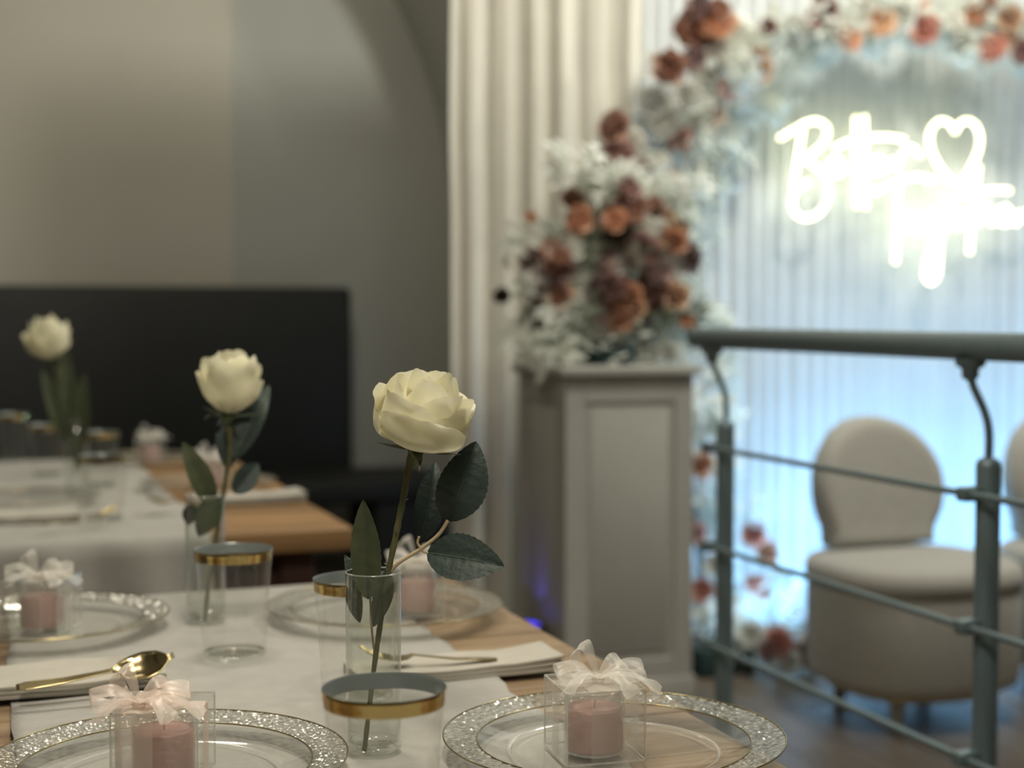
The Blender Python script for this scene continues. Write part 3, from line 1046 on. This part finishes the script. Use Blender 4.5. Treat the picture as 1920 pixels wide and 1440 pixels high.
# ------------------------------------------------------------------ railing
RX = 1.57
rl = thing('railing', 'dark steel railing with three cross rails beside the aisle', 'railing', (RX, 2.1, 0))
PY = [2.957, 2.042, 1.127]
for y in PY:
    po = MB().add(lathe([(0.0205, 0.0), (0.0205, 0.93), (0.0195, 0.937), (0.013, 0.944), (0.0, 0.945)], 20, (RX, y, 0))).build('post', M['steel'], rl, sharp=40)
    MB().add(lathe([(0.045, 0.0), (0.045, 0.008), (0.022, 0.012)], 24, (RX, y, 0))).build('floor_flange', M['steel'], po, sharp=40)
    MB().add(tube(smoothpts([(RX, y, 0.94), (RX, y, 0.985), (RX - 0.006, y + 0.004, 1.02), (RX - 0.022, y + 0.012, 1.06), (RX - 0.028, y + 0.014, 1.085), (RX - 0.028, y + 0.014, 1.108)], 6), 0.0068, 10)).build('bracket', M['steel'], rl)
    MB().add(lathe([(0.008, 1.072), (0.014, 1.078), (0.014, 1.090), (0.024, 1.097), (0.026, 1.108)], 18, (RX - 0.028, y + 0.014, 0))).build('saddle', M['steel'], rl)
    for z in (0.886, 0.666, 0.446):
        MB().add(box(RX - 0.056, RX - 0.018, y - 0.013, y + 0.013, z - 0.012, z + 0.012, 0.004, 2)).build('clamp', M['steel'], rl, sharp=40)
MB().add(tube([(RX - 0.028, 3.055, 1.128), (RX - 0.028, 3.05, 1.128), (RX - 0.028, 0.7, 1.128), (RX - 0.028, 0.695, 1.128)], [0.018, 0.0235, 0.0235, 0.018], 24)).build('handrail', M['steel'], rl, sharp=50)
for z in (0.886, 0.666, 0.446):
    MB().add(tube([(RX - 0.040, 2.985, z), (RX - 0.040, 0.72, z)], 0.0062, 12)).build('cross_rail', M['steel'], rl, sharp=50)

# ------------------------------------------------------------------ pedestal
PX0, PX1, PYa, PYb, PZ = 1.60, 2.01, 3.99, 4.38, 1.03
pd = thing('pedestal', 'tall white square pedestal with recessed panels under the flowers', 'pedestal', ((PX0 + PX1) / 2, (PYa + PYb) / 2, 0))
MB().add(box(PX0 + 0.005, PX1 - 0.005, PYa + 0.005, PYb - 0.005, 0.02, PZ - 0.02, 0.002, 1)).build('body', M['pedestal'], pd, smooth=False)
MB().add(box(PX0 - 0.02, PX1 + 0.02, PYa - 0.02, PYb + 0.02, PZ - 0.028, PZ, 0.005, 2)).build('top', M['pedestal'], pd, sharp=40)
MB().add(box(PX0 - 0.008, PX1 + 0.008, PYa - 0.008, PYb + 0.008, 0.0, 0.10, 0.004, 2)).build('plinth', M['pedestal'], pd, sharp=40)
fz0, fz1, fw = 0.10, PZ - 0.028, 0.06
fx = MB()
for sgn, yy in ((1, PYa), (-1, PYb)):
    ya, yb = (yy, yy + 0.005) if sgn > 0 else (yy - 0.005, yy)
    for bb in ((PX0, PX0 + fw, fz0, fz1), (PX1 - fw, PX1, fz0, fz1), (PX0 + fw, PX1 - fw, fz0, fz0 + fw), (PX0 + fw, PX1 - fw, fz1 - fw * 1.3, fz1)):
        fx.add(box(bb[0], bb[1], ya, yb, bb[2], bb[3], 0.002, 1))
    MB().add(box(PX0 + fw + 0.02, PX1 - fw - 0.02, ya + (0.002 if sgn > 0 else 0), yb - (0 if sgn > 0 else 0.002), fz0 + fw + 0.02, fz1 - fw * 1.3 - 0.02, 0.0015, 2)).build('panel', M['pedestal'], pd, sharp=40)
fx.build('front_frame', M['pedestal'], pd, smooth=False)
fx = MB()
for sgn, xx in ((1, PX0), (-1, PX1)):
    xa, xb = (xx, xx + 0.005) if sgn > 0 else (xx - 0.005, xx)
    for bb in ((PYa + 0.005, PYa + fw, fz0, fz1), (PYb - fw, PYb - 0.005, fz0, fz1), (PYa + fw, PYb - fw, fz0, fz0 + fw), (PYa + fw, PYb - fw, fz1 - fw * 1.3, fz1)):
        fx.add(box(xa, xb, bb[0], bb[1], bb[2], bb[3], 0.002, 1))
    MB().add(box(xa + (0.002 if sgn > 0 else 0), xb - (0 if sgn > 0 else 0.002), PYa + fw + 0.02, PYb - fw - 0.02, fz0 + fw + 0.02, fz1 - fw * 1.3 - 0.02, 0.0015, 2)).build('panel', M['pedestal'], pd, sharp=40)
fx.build('side_frame', M['pedestal'], pd, smooth=False)

# ------------------------------------------------------------------ drapes behind
BY = 4.92


def drape(name, label, x0, x1, y, z0, z1, period, amp, seed, m, dx=0.008):
    rr = random.Random(seed)
    ph = [0.0]
    n_ = int((x1 - x0) / dx)
    acc = rr.uniform(0, 6)
    prof = []
    for i in range(n_ + 1):
        loc = period * (1 + 0.55 * noise.noise(Vector((i * dx * 3.1, seed, 0))))
        acc += 2 * pi * dx / loc
        a = amp * (1 + 0.5 * noise.noise(Vector((i * dx * 5, seed, 4))))
        prof.append((x0 + i * dx, a * (sin(acc) + 0.25 * sin(2.3 * acc + 1))))
    nz2 = 10
    def fn(u, v):
        i = int(round(u * n_))
        x, dy = prof[i]
        z = z0 + (z1 - z0) * v
        k = 0.75 + 0.35 * (1 - v)
        return Vector((x + 0.01 * noise.noise(Vector((x * 3, z * 1.5, seed))), y + dy * k + 0.012 * noise.noise(Vector((x * 5, z * 0.8, seed + 2))), z))
    o = MB().add(grid(n_, nz2, fn)).build(name, m)
    return tag(o, label, 'curtain')


drape('drape', 'ivory pleated drape hanging behind the pedestal, left of the flower arch', 1.53, 2.25, BY - 0.06, 0.01, 3.0, 0.11, 0.034, 2, M['drape'])
drape('backdrop_curtain', 'white sheer pleated curtain lit blue behind the neon sign', 2.16, 4.75, BY + 0.02, 0.01, 3.0, 0.062, 0.013, 9, M['backdrop'], dx=0.006)
st = thing('backdrop_stand', 'slim steel stand carrying the drapes above the picture', 'stand', (3.1, BY + 0.1, 0))
MB().add(tube([(1.50, BY - 0.02, 3.02), (4.80, BY - 0.02, 3.02)], 0.016, 12)).build('crossbar', M['steel'], st)
for x in (1.60, 4.76):
    MB().add(tube([(x, BY + 0.1, 0.0), (x, BY + 0.1, 3.02)], 0.016, 12)).build('upright', M['steel'], st)
    MB().add(box(x - 0.15, x + 0.15, BY + 0.06, BY + 0.3, 0, 0.012)).build('foot_plate', M['steel'], st, smooth=False)

# ------------------------------------------------------------------ neon sign
SY = 4.80
ns = thing('neon_sign', 'glowing warm white neon sign reading Better Together with a heart', 'neon sign', (3.2, SY, 1.5))


def Z8(x, y):
    return atY(1400 + x / 3.6, 160 + y / 3.6, SY)


def ell(cx, cy, rx, ry, a0, a1, n_=14):
    return [(cx + rx * cos(radians(a0 + (a1 - a0) * k / n_)), cy - ry * sin(radians(a0 + (a1 - a0) * k / n_))) for k in range(n_ + 1)]


def eloop(cx, cy, s=1.0):
    return [(cx - 40 * s, cy + 12 * s), (cx + 5 * s, cy - 2 * s), (cx + 32 * s, cy - 28 * s), (cx + 12 * s, cy - 52 * s), (cx - 25 * s, cy - 36 * s), (cx - 42 * s, cy + 10 * s), (cx - 18 * s, cy + 48 * s), (cx + 30 * s, cy + 44 * s), (cx + 68 * s, cy + 14 * s)]


LET = [
    [[(222, 358), (300, 312), (385, 262), (470, 240), (535, 275), (542, 335), (510, 400), (450, 455), (405, 500), (470, 552), (528, 620), (553, 710), (535, 800), (480, 868), (405, 897), (338, 872), (308, 805), (325, 728), (375, 678), (425, 652)],
     [(378, 290), (362, 380), (345, 500), (330, 600), (315, 700)]],
    [eloop(600, 548, 1.05)],
    [[(738, 212), (738, 400), (740, 600), (742, 822)]],
    [[(795, 205), (797, 400), (800, 600), (803, 828)], [(592, 425), (700, 378), (850, 352), (970, 350), (1062, 368)]],
    [eloop(880, 540, 1.0)],
    [[(952, 560), (985, 505), (1010, 560), (1040, 500), (1070, 445), (1110, 420), (1150, 450), (1168, 480)]],
    [[(1408, 318), (1380, 268), (1335, 240), (1285, 250), (1242, 310), (1235, 390), (1258, 470), (1310, 560), (1375, 635), (1428, 668), (1478, 610), (1530, 520), (1568, 425), (1572, 345), (1545, 270), (1490, 238), (1440, 260), (1408, 318)]],
    [[(865, 718), (950, 680), (1050, 640), (1150, 617), (1260, 640)], [(1028, 660), (1018, 800), (1012, 1000), (1005, 1195)]],
    [ell(1108, 930, 50, 55, 80, 440, 16) + [(1175, 915)]],
    [ell(1255, 900, 48, 50, 40, 330, 14) + [(1310, 850), (1318, 960), (1300, 1080), (1295, 1220), (1278, 1300), (1240, 1330), (1208, 1290), (1214, 1210), (1250, 1100), (1300, 1000), (1360, 950)]],
    [eloop(1420, 905, 1.0)],
    [[(1566, 545), (1545, 680), (1525, 840), (1512, 1000), (1504, 1132)], [(1375, 772), (1480, 738), (1600, 716), (1700, 706), (1776, 712)]],
    [[(1590, 720), (1575, 830), (1562, 930), (1600, 850), (1640, 830), (1658, 870), (1652, 930), (1690, 905)]],
    [eloop(1738, 880, 1.05)],
    [[(1815, 940), (1840, 860), (1870, 900), (1895, 850), (1935, 840), (1960, 880)]],
]
for strokes in LET:
    mb = MB()
    for stq in strokes:
        pts_ = smoothpts([Z8(*a) for a in stq], 5)
        mb.add(tube(pts_, 0.0066, 8))
    mb.build('letter', M['neon'], ns)
a, b_ = Z8(120, 100), Z8(2060, 1420)
MB().add(box(a.x, b_.x, SY + 0.016, SY + 0.021, b_.z, a.z, 0.001, 1)).build('backing_panel', M['acryl'], ns, smooth=False)
for x in (a.x + 0.1, b_.x - 0.1):
    MB().add(tube([(x, SY + 0.0185, a.z - 0.01), (x, SY + 0.0185, 3.01)], 0.0006, 5)).build('hanging_wire', M['steel'], ns)


# ------------------------------------------------------------------ flowers of the arch
def silk_flower(seed):
    rr = random.Random(seed)
    mb = MB()
    for li, (n_, R_, H_, cl, ha, cu) in enumerate(((3, 0.010, 0.040, 0.6, 85, 0), (4, 0.022, 0.044, 0.75, 62, 0.003), (5, 0.034, 0.042, 0.95, 52, 0.006), (5, 0.043, 0.032, 1.02, 48, 0.008))):
        for k in range(n_):
            mb.add(petal(R_, H_, cl, radians(ha), 2 * pi * k / n_ + li * 0.8 + rr.uniform(-.2, .2), seed + li * 3 + k, cu, nu=5, nv=5, crinkle=2.0))
    return mb


def spray_mesh(seed, n_=15, ln=0.20, wid=0.030):
    rr = random.Random(seed)
    mb = MB()
    mb.add(tube([(0, 0, 0), (0, 0, ln * 0.6), (0.01, 0, ln)], 0.0018, 4))
    for k in range(n_):
        h = ln * (0.1 + 0.85 * k / n_)
        az = k * 2.4 + rr.uniform(-.3, .3)
        L = (0.075 + 0.03 * rr.random()) * (1.15 - 0.5 * k / n_)
        el = rr.uniform(0.25, 0.9)
        dv = Vector((cos(az) * cos(el), sin(az) * cos(el), sin(el)))
        pv = dv.cross(Vector((0, 0, 1))).normalized()
        nn = pv.cross(dv)
        w = wid * rr.uniform(0.7, 1.2)
        b0 = Vector((0, 0, h))
        def fn(u, v, dv=dv, pv=pv, nn=nn, w=w, L=L, b0=b0):
            s = (v * 2 - 1) * w / 2 * sin(pi * (0.08 + 0.9 * u))
            return b0 + dv * L * u + pv * s + nn * (0.25 * abs(s) - 0.02 * u * u)
        mb.add(grid(4, 2, fn))
    return mb


FM = {}


def place_part(me_key, builder, mats, parent, loc, dirv, scale, name, spin=0.0):
    if me_key not in FM:
        o = builder().build(name, mats, parent, local=True)
        FM[me_key] = o.data
    else:
        o = bpy.data.objects.new(name, FM[me_key])
        COL.objects.link(o)
        o.parent = parent
    o.location = Vector(loc) - parent_world(parent)
    qd = Vector(dirv).normalized().to_track_quat('Z', 'Y').to_matrix() @ Matrix.Rotation(spin, 3, 'Z')
    o.rotation_euler = qd.to_euler()
    o.scale = (scale,) * 3
    return o


def flower(parent, px, py, rpx, col, Y, rr):
    q = atY(px, py, Y)
    d = (q - CAM).dot(FLAT)
    rad = rpx * d / F
    v = (CAM - q).normalized()
    dirv = v + Vector((rr.uniform(-.7, .7), rr.uniform(-.2, .2), rr.uniform(-.2, .8)))
    k = rr.randrange(3)
    sc_ = rad / 0.045
    return place_part(('fl', col, k), lambda: silk_flower(40 + k), M['f_' + col], parent, q - dirv.normalized() * 0.02, dirv, sc_, 'flower', rr.uniform(0, 6))


def spray(parent, px, py, Y, rr, key='spray', sc_=1.0, out=None):
    q = atY(px, py, Y)
    ang = rr.uniform(0, 2 * pi) if out is None else out + rr.uniform(-0.9, 0.9)
    dirv = Vector((cos(ang), -0.45 + rr.uniform(-.5, .4), sin(ang)))
    k = rr.randrange(4)
    return place_part(('sp', key, k), lambda: spray_mesh(70 + k), M[key], parent, q - dirv.normalized() * 0.05, dirv, sc_, 'leaf_spray', rr.uniform(0, 6))


rr = random.Random(5)
AY = 4.66
fa = thing('flower_arch', 'arch of orange, coral and white silk flowers round the neon sign', 'flower arch', (2.4, AY, 0))
hoop = [atY(*p_, AY + 0.03) for p_ in ((1340, 1330), (1325, 1150), (1300, 950), (1270, 760), (1235, 560), (1215, 400), (1250, 270), (1330, 150), (1440, 75), (1600, 30), (1760, 30), (1920, 75), (2060, 170), (2160, 320), (2210, 520), (2215, 800), (2200, 1100), (2190, 1290))]
hoop[0].z = 0.0
hoop[-1].z = 0.0
MB().add(tube(smoothpts(hoop, 5), 0.012, 8)).build('hoop', M['steel'], fa)
arch_fl = [(1335, 45, 42, 'orange'), (1290, 52, 32, 'rust'), (1255, 128, 32, 'rust'), (1330, 88, 28, 'rose'), (1415, 125, 38, 'peach'), (1150, 238, 30, 'rust'), (1322, 212, 34, 'peach'), (1278, 262, 22, 'coral'),
           (1160, 292, 32, 'rose'), (1195, 328, 30, 'dusk'), (1235, 305, 22, 'white'), (1205, 362, 22, 'pink'), (1265, 378, 26, 'coral'), (1245, 230, 28, 'white'), (1220, 190, 30, 'white'), (1345, 135, 34, 'white'), (1440, 50, 16, 'rose'),
           (1545, 18, 26, 'rose'), (1522, 38, 18, 'pink'), (1590, 74, 28, 'orange'), (1648, 44, 30, 'peach'), (1735, 55, 28, 'coral'), (1828, 30, 25, 'orange'), (1895, 35, 24, 'peach'), (1862, 92, 28, 'coral'), (1918, 100, 22, 'rose'),
           (1725, 6, 16, 'coral'), (1858, -2, 16, 'rust'), (1490, 60, 28, 'white'), (1690, 30, 26, 'white'), (1780, 40, 26, 'white'), (1310, 15, 26, 'dusk'), (1385, 60, 22, 'white'), (1960, 60, 28, 'orange'),
           (1314, 872, 24, 'orange'), (1318, 1108, 24, 'coral'), (1306, 1000, 22, 'pink'), (1414, 1004, 23, 'coral'), (1440, 1036, 22, 'orange'), (1420, 1102, 26, 'coral'), (1528, 1050, 18, 'pink'), (1532, 1122, 18, 'coral'),
           (1345, 1060, 24, 'white'), (1470, 1090, 28, 'white')]
arch_fl += [(1185, 270, 28, 'white'), (1290, 180, 26, 'white'), (1365, 165, 24, 'pink'), (1300, 110, 24, 'dusk'), (1225, 335, 26, 'rose'), (1255, 345, 24, 'pink'), (1350, 20, 24, 'rust'), (1620, 20, 22, 'rose'), (1560, 50, 24, 'white'), (1800, 75, 24, 'white'), (1890, 70, 20, 'peach')]
for f_ in arch_fl:
    flower(fa, *f_, AY - 0.06 + rr.uniform(-0.06, 0.04), rr)
path = [(1235, 560), (1225, 420), (1255, 290), (1330, 170), (1440, 85), (1600, 35), (1760, 35), (1920, 70)]
for i in range(150):
    f_ = rr.uniform(0, len(path) - 1.001)
    k = int(f_)
    t = f_ - k
    x = path[k][0] + (path[k + 1][0] - path[k][0]) * t + rr.uniform(-60, 75)
    y = path[k][1] + (path[k + 1][1] - path[k][1]) * t + rr.uniform(-45, 40)
    spray(fa, x, y, AY + rr.uniform(-0.08, 0.10), rr, 'spray', rr.uniform(0.6, 1.0))
for i in range(70):                       # lighter sprays along the inner side
    f_ = rr.uniform(1, len(path) - 1.001)
    k = int(f_)
    t = f_ - k
    x = path[k][0] + (path[k + 1][0] - path[k][0]) * t + rr.uniform(40, 90) * (1 if k < 4 else 0.2)
    y = path[k][1] + (path[k + 1][1] - path[k][1]) * t + rr.uniform(10, 60)
    spray(fa, x, y, AY + rr.uniform(-0.02, 0.1), rr, 'spray', rr.uniform(0.6, 0.95), out=-0.5)
for i in range(52):                       # the leg of the arch
    y = rr.uniform(600, 1290)
    x = 1325 + rr.uniform(-35, 50) + max(0, (y - 850) / 400) * rr.uniform(0, 150)
    spray(fa, x, y, AY + rr.uniform(-0.08, 0.08), rr, 'spray', rr.uniform(0.65, 1.05))

fb = thing('flower_arrangement', 'bushy arrangement of rust, peach and white flowers on the pedestal', 'flower arrangement', (1.8, 4.18, PZ))
MB().add(box(1.73, 1.86, 4.06, 4.22, PZ, PZ + 0.06, 0.01, 2)).build('floral_foam', M['foam'], fb, sharp=40)
MB().add(tube(smoothpts([(1.80, 4.18, PZ + 0.03), (1.82, 4.2, 1.3), (1.9, 4.24, 1.6)], 5), 0.02, 8)).build('core', M['sprayg'], fb)
BYY = 4.14
bush = [(1075, 372, 22, 'rust'), (1085, 412, 28, 'orange'), (1180, 392, 36, 'rust'), (1242, 435, 36, 'peach'), (1146, 490, 40, 'white'), (1000, 492, 26, 'dusk'), (1008, 550, 28, 'rust'), (1046, 550, 28, 'orange'),
        (1128, 545, 28, 'dusk'), (1176, 556, 28, 'orange'), (1222, 538, 32, 'rose'), (1268, 556, 26, 'peach'), (1290, 602, 17, 'orange'), (1318, 582, 9, 'bud'), (940, 555, 15, 'bud'), (996, 404, 11, 'orange'),
        (1208, 470, 32, 'rose'), (1160, 440, 32, 'dusk'), (1086, 545, 24, 'white'), (1265, 500, 26, 'white'), (1060, 470, 30, 'white'), (1110, 430, 24, 'white'), (1225, 395, 26, 'rust'), (1040, 590, 22, 'white'), (1200, 600, 28, 'white'), (1120, 610, 26, 'white'), (1180, 350, 26, 'rose'), (1215, 658, 26, 'white'), (1255, 660, 18, 'white')]
bush += [(rr.uniform(1120, 1285), rr.uniform(385, 600), rr.uniform(22, 32), rr.choice(['rust', 'rose', 'dusk', 'peach', 'orange', 'rose'])) for _ in range(20)]
bush += [(rr.uniform(1000, 1110), rr.uniform(440, 600), rr.uniform(20, 28), rr.choice(['white', 'white', 'rust', 'dusk'])) for _ in range(9)]
for f_ in bush:
    flower(fb, *f_, BYY - 0.05 + rr.uniform(-0.07, 0.05), rr)
for i in range(150):
    y = rr.uniform(340, 640)
    half = 55 + 95 * min(1, (y - 320) / 170)
    x = 1140 + (30 if y < 480 else 0) + rr.uniform(-half, half)
    spray(fb, x, y, BYY + rr.uniform(-0.05, 0.18), rr, 'spray' if rr.random() < 0.6 else 'sprayg', rr.uniform(0.55, 0.9))
for x, y, o_ in ((1030, 620, 3.6), (1080, 630, 4.2), (1220, 625, -1.0), (1270, 630, -0.8), (1140, 620, -1.8), (1060, 600, 3.3), (1190, 610, -1.2), (1050, 340, 2.2), (1090, 345, 1.4), (1120, 350, 1.1), (985, 440, 2.9), (1000, 640, 3.5), (1290, 650, -0.3), (1250, 655, -0.6), (1050, 655, 3.9), (1180, 650, -1.5)):
    spray(fb, x, y, BYY - 0.04, rr, 'spray', 0.9, out=o_)
for px_, py_ in ((940, 555), (996, 404), (1318, 582)):
    q = atY(px_, py_, BYY - 0.05)
    MB().add(tube(smoothpts([q, q * 0.5 + Vector((1.82, 4.18, 1.3)) * 0.5 + Vector((0, 0, -0.01)), Vector((1.82, 4.19, 1.25))], 4), 0.0045, 5)).build('flower_stem', M['sprayg'], fb)

fc = thing('flower_arrangement', 'low heap of coral and white flowers on the floor beside the armchair', 'flower arrangement', (2.30, 4.35, 0))
MB().add(box(2.2, 2.4, 4.3, 4.44, 0.0, 0.09, 0.01, 2)).build('floral_foam', M['foam'], fc, sharp=40)
FY = 4.28
for f_ in [(1460, 1204, 28, 'coral'), (1510, 1222, 28, 'rust'), (1440, 1220, 20, 'rose'), (1610, 1278, 20, 'pink'), (1480, 1240, 22, 'white'), (1410, 1190, 24, 'white'), (1375, 1255, 22, 'rust'), (1420, 1305, 26, 'white'), (1380, 1290, 22, 'white')]:
    flower(fc, *f_, FY + rr.uniform(-0.06, 0.05), rr)
for i in range(36):
    q = (rr.uniform(1340, 1540), rr.uniform(1170, 1310))
    spray(fc, q[0], q[1], FY + rr.uniform(0.0, 0.12), rr, 'spray', rr.uniform(0.5, 0.8), out=1.3)


# ------------------------------------------------------------------ armchairs
def superloft(rows, n_=48, e=3.2):
    """rows: (half x, half y, z)"""
    v, f = [], []
    for hx, hy, z in rows:
        for k in range(n_):
            a = 2 * pi * k / n_
            ca, sa = cos(a), sin(a)
            v.append((hx * math.copysign(abs(ca) ** (2 / e), ca), hy * math.copysign(abs(sa) ** (2 / e), sa), z))
    for i in range(len(rows) - 1):
        for k in range(n_):
            k2 = (k + 1) % n_
            f.append((i * n_ + k, i * n_ + k2, (i + 1) * n_ + k2, (i + 1) * n_ + k))
    f.append(tuple(range(n_))[::-1])
    f.append(tuple((len(rows) - 1) * n_ + k for k in range(n_)))
    return v, f


def armchair(label, x, y, first=[None]):
    if first[0]:
        t = copy_tree(first[0])
        t.location = (x, y, 0)
        return tag(t, label)
    t = thing('armchair', label, 'chair', (x, y, 0), 0, 'white round-backed chairs')
    MB().add(superloft([(0.265, 0.255, 0.105), (0.282, 0.272, 0.115), (0.290, 0.280, 0.14), (0.292, 0.282, 0.36), (0.288, 0.278, 0.385)], e=2.6)).build('base', M['boucle'], t, local=True, sharp=50)
    MB().add(superloft([(0.282, 0.272, 0.386), (0.294, 0.284, 0.395), (0.298, 0.288, 0.42), (0.292, 0.282, 0.448), (0.272, 0.262, 0.462), (0.2, 0.19, 0.470), (0.05, 0.05, 0.472)], e=2.6)).build('seat_cushion', M['boucle'], t, local=True, sharp=70)
    # disc-like backrest, slightly wrapped
    n_ = 40
    outl = [(0.222 * cos(a), 0.645 + 0.222 * sin(a)) for a in [radians(-50 + 280 * k / n_) for k in range(n_ + 1)]]
    rows = [(0.80, -0.055), (0.93, -0.050), (0.985, -0.032), (1.0, 0.0), (0.985, 0.032), (0.93, 0.050), (0.80, 0.055)]
    v, f = [], []
    outl = [(ox_ if oz_ > 0.645 else math.copysign(max(abs(ox_), 0.185), ox_), oz_) for ox_, oz_ in outl]
    for s_, yy in rows:
        for (ox_, oz_) in outl:
            X = ox_ * s_
            Zz = 0.645 + (oz_ - 0.645) * s_
            v.append((X, 0.205 + yy - 0.9 * X * X + 0.10 * (Zz - 0.45), Zz))
    m_ = n_ + 1
    for i in range(len(rows) - 1):
        for k in range(m_):
            k2 = (k + 1) % m_
            f.append((i * m_ + k, i * m_ + k2, (i + 1) * m_ + k2, (i + 1) * m_ + k))
    f.append(tuple(range(m_))[::-1])
    f.append(tuple((len(rows) - 1) * m_ + k for k in range(m_)))
    MB().add((v, f)).build('backrest', M['boucle'], t, local=True, sharp=70)
    MB().add(superloft([(0.235, 0.225, 0.082), (0.24, 0.23, 0.085), (0.24, 0.23, 0.104)], e=2.6)).build('gold_band', M['goldcut'], t, local=True, sharp=40)
    for sx in (-1, 1):
        for sy in (-1, 1):
            MB().add(lathe([(0.016, 0.0), (0.018, 0.004), (0.024, 0.09), (0.024, 0.1)], 16, (sx * 0.15, sy * 0.15, 0), capb=True)).build('leg', M['boucle'], t, local=True, sharp=40)
    first[0] = t
    return t


armchair('white round-backed armchair seen whole behind the railing', 2.61, 3.74)
armchair('white round-backed armchair cut off by the right picture edge', 3.30, 3.72)


# ------------------------------------------------------------------ LED uplights
def led_bar(label, x0, x1, y, power, tgt, col, cat='light'):
    t = thing('led_bar', label, cat, ((x0 + x1) / 2, y, 0), 0, 'LED bars behind the chairs')
    MB().add(box(x0, x1, y - 0.035, y + 0.035, 0.0, 0.06, 0.004, 1)).build('housing', M['black'], t, smooth=False)
    MB().add(box(x0 + 0.01, x1 - 0.01, y - 0.022, y + 0.022, 0.0601, 0.0625)).build('lens', emit('led_lens', col, 3.0), t, smooth=False)
    l = area('led_bar_light', ((x0 + x1) / 2, y, 0.075), ((x0 + x1) / 2, y + tgt[0], tgt[1]), x1 - x0 - 0.02, power, col, 0.05)
    return t


BLUE = (0.22, 0.57, 1.0)
led_bar('black LED bar shining blue up the curtain behind the armchairs', 2.55, 3.30, 4.46, 17, (0.42, 1.35), BLUE)
led_bar('black LED bar shining blue up the curtain at the right', 3.40, 4.25, 4.46, 17, (0.42, 1.35), BLUE)
q = D(985, 1172, 4.40)
t = thing('led_spotlight', 'small black spotlight glowing deep blue beside the pedestal', 'light', (q.x, q.y, 0))
MB().add(box(q.x - 0.05, q.x + 0.05, q.y - 0.05, q.y + 0.05, 0.0, 0.26, 0.008, 2)).build('housing', M['black'], t, smooth=False)
MB().add(lathe([(0.0005, 0.262), (0.03, 0.262), (0.042, 0.2605), (0.042, 0.255)], 24, (q.x, q.y, 0))).build('lens', emit('blue_lens', (0.08, 0.06, 1.0), 1.6), t)
pl = bpy.data.lights.new('spot_glow', 'SPOT')
pl.energy = 0.35
pl.color = (0.15, 0.12, 1.0)
pl.spot_size = radians(70)
po = bpy.data.objects.new('spot_glow', pl)
COL.objects.link(po)
po.location = (q.x, q.y, 0.28)
po.rotation_euler = (Vector((q.x + 0.1, q.y + 0.25, 0.6)) - Vector(po.location)).to_track_quat('-Z', 'Y').to_euler()
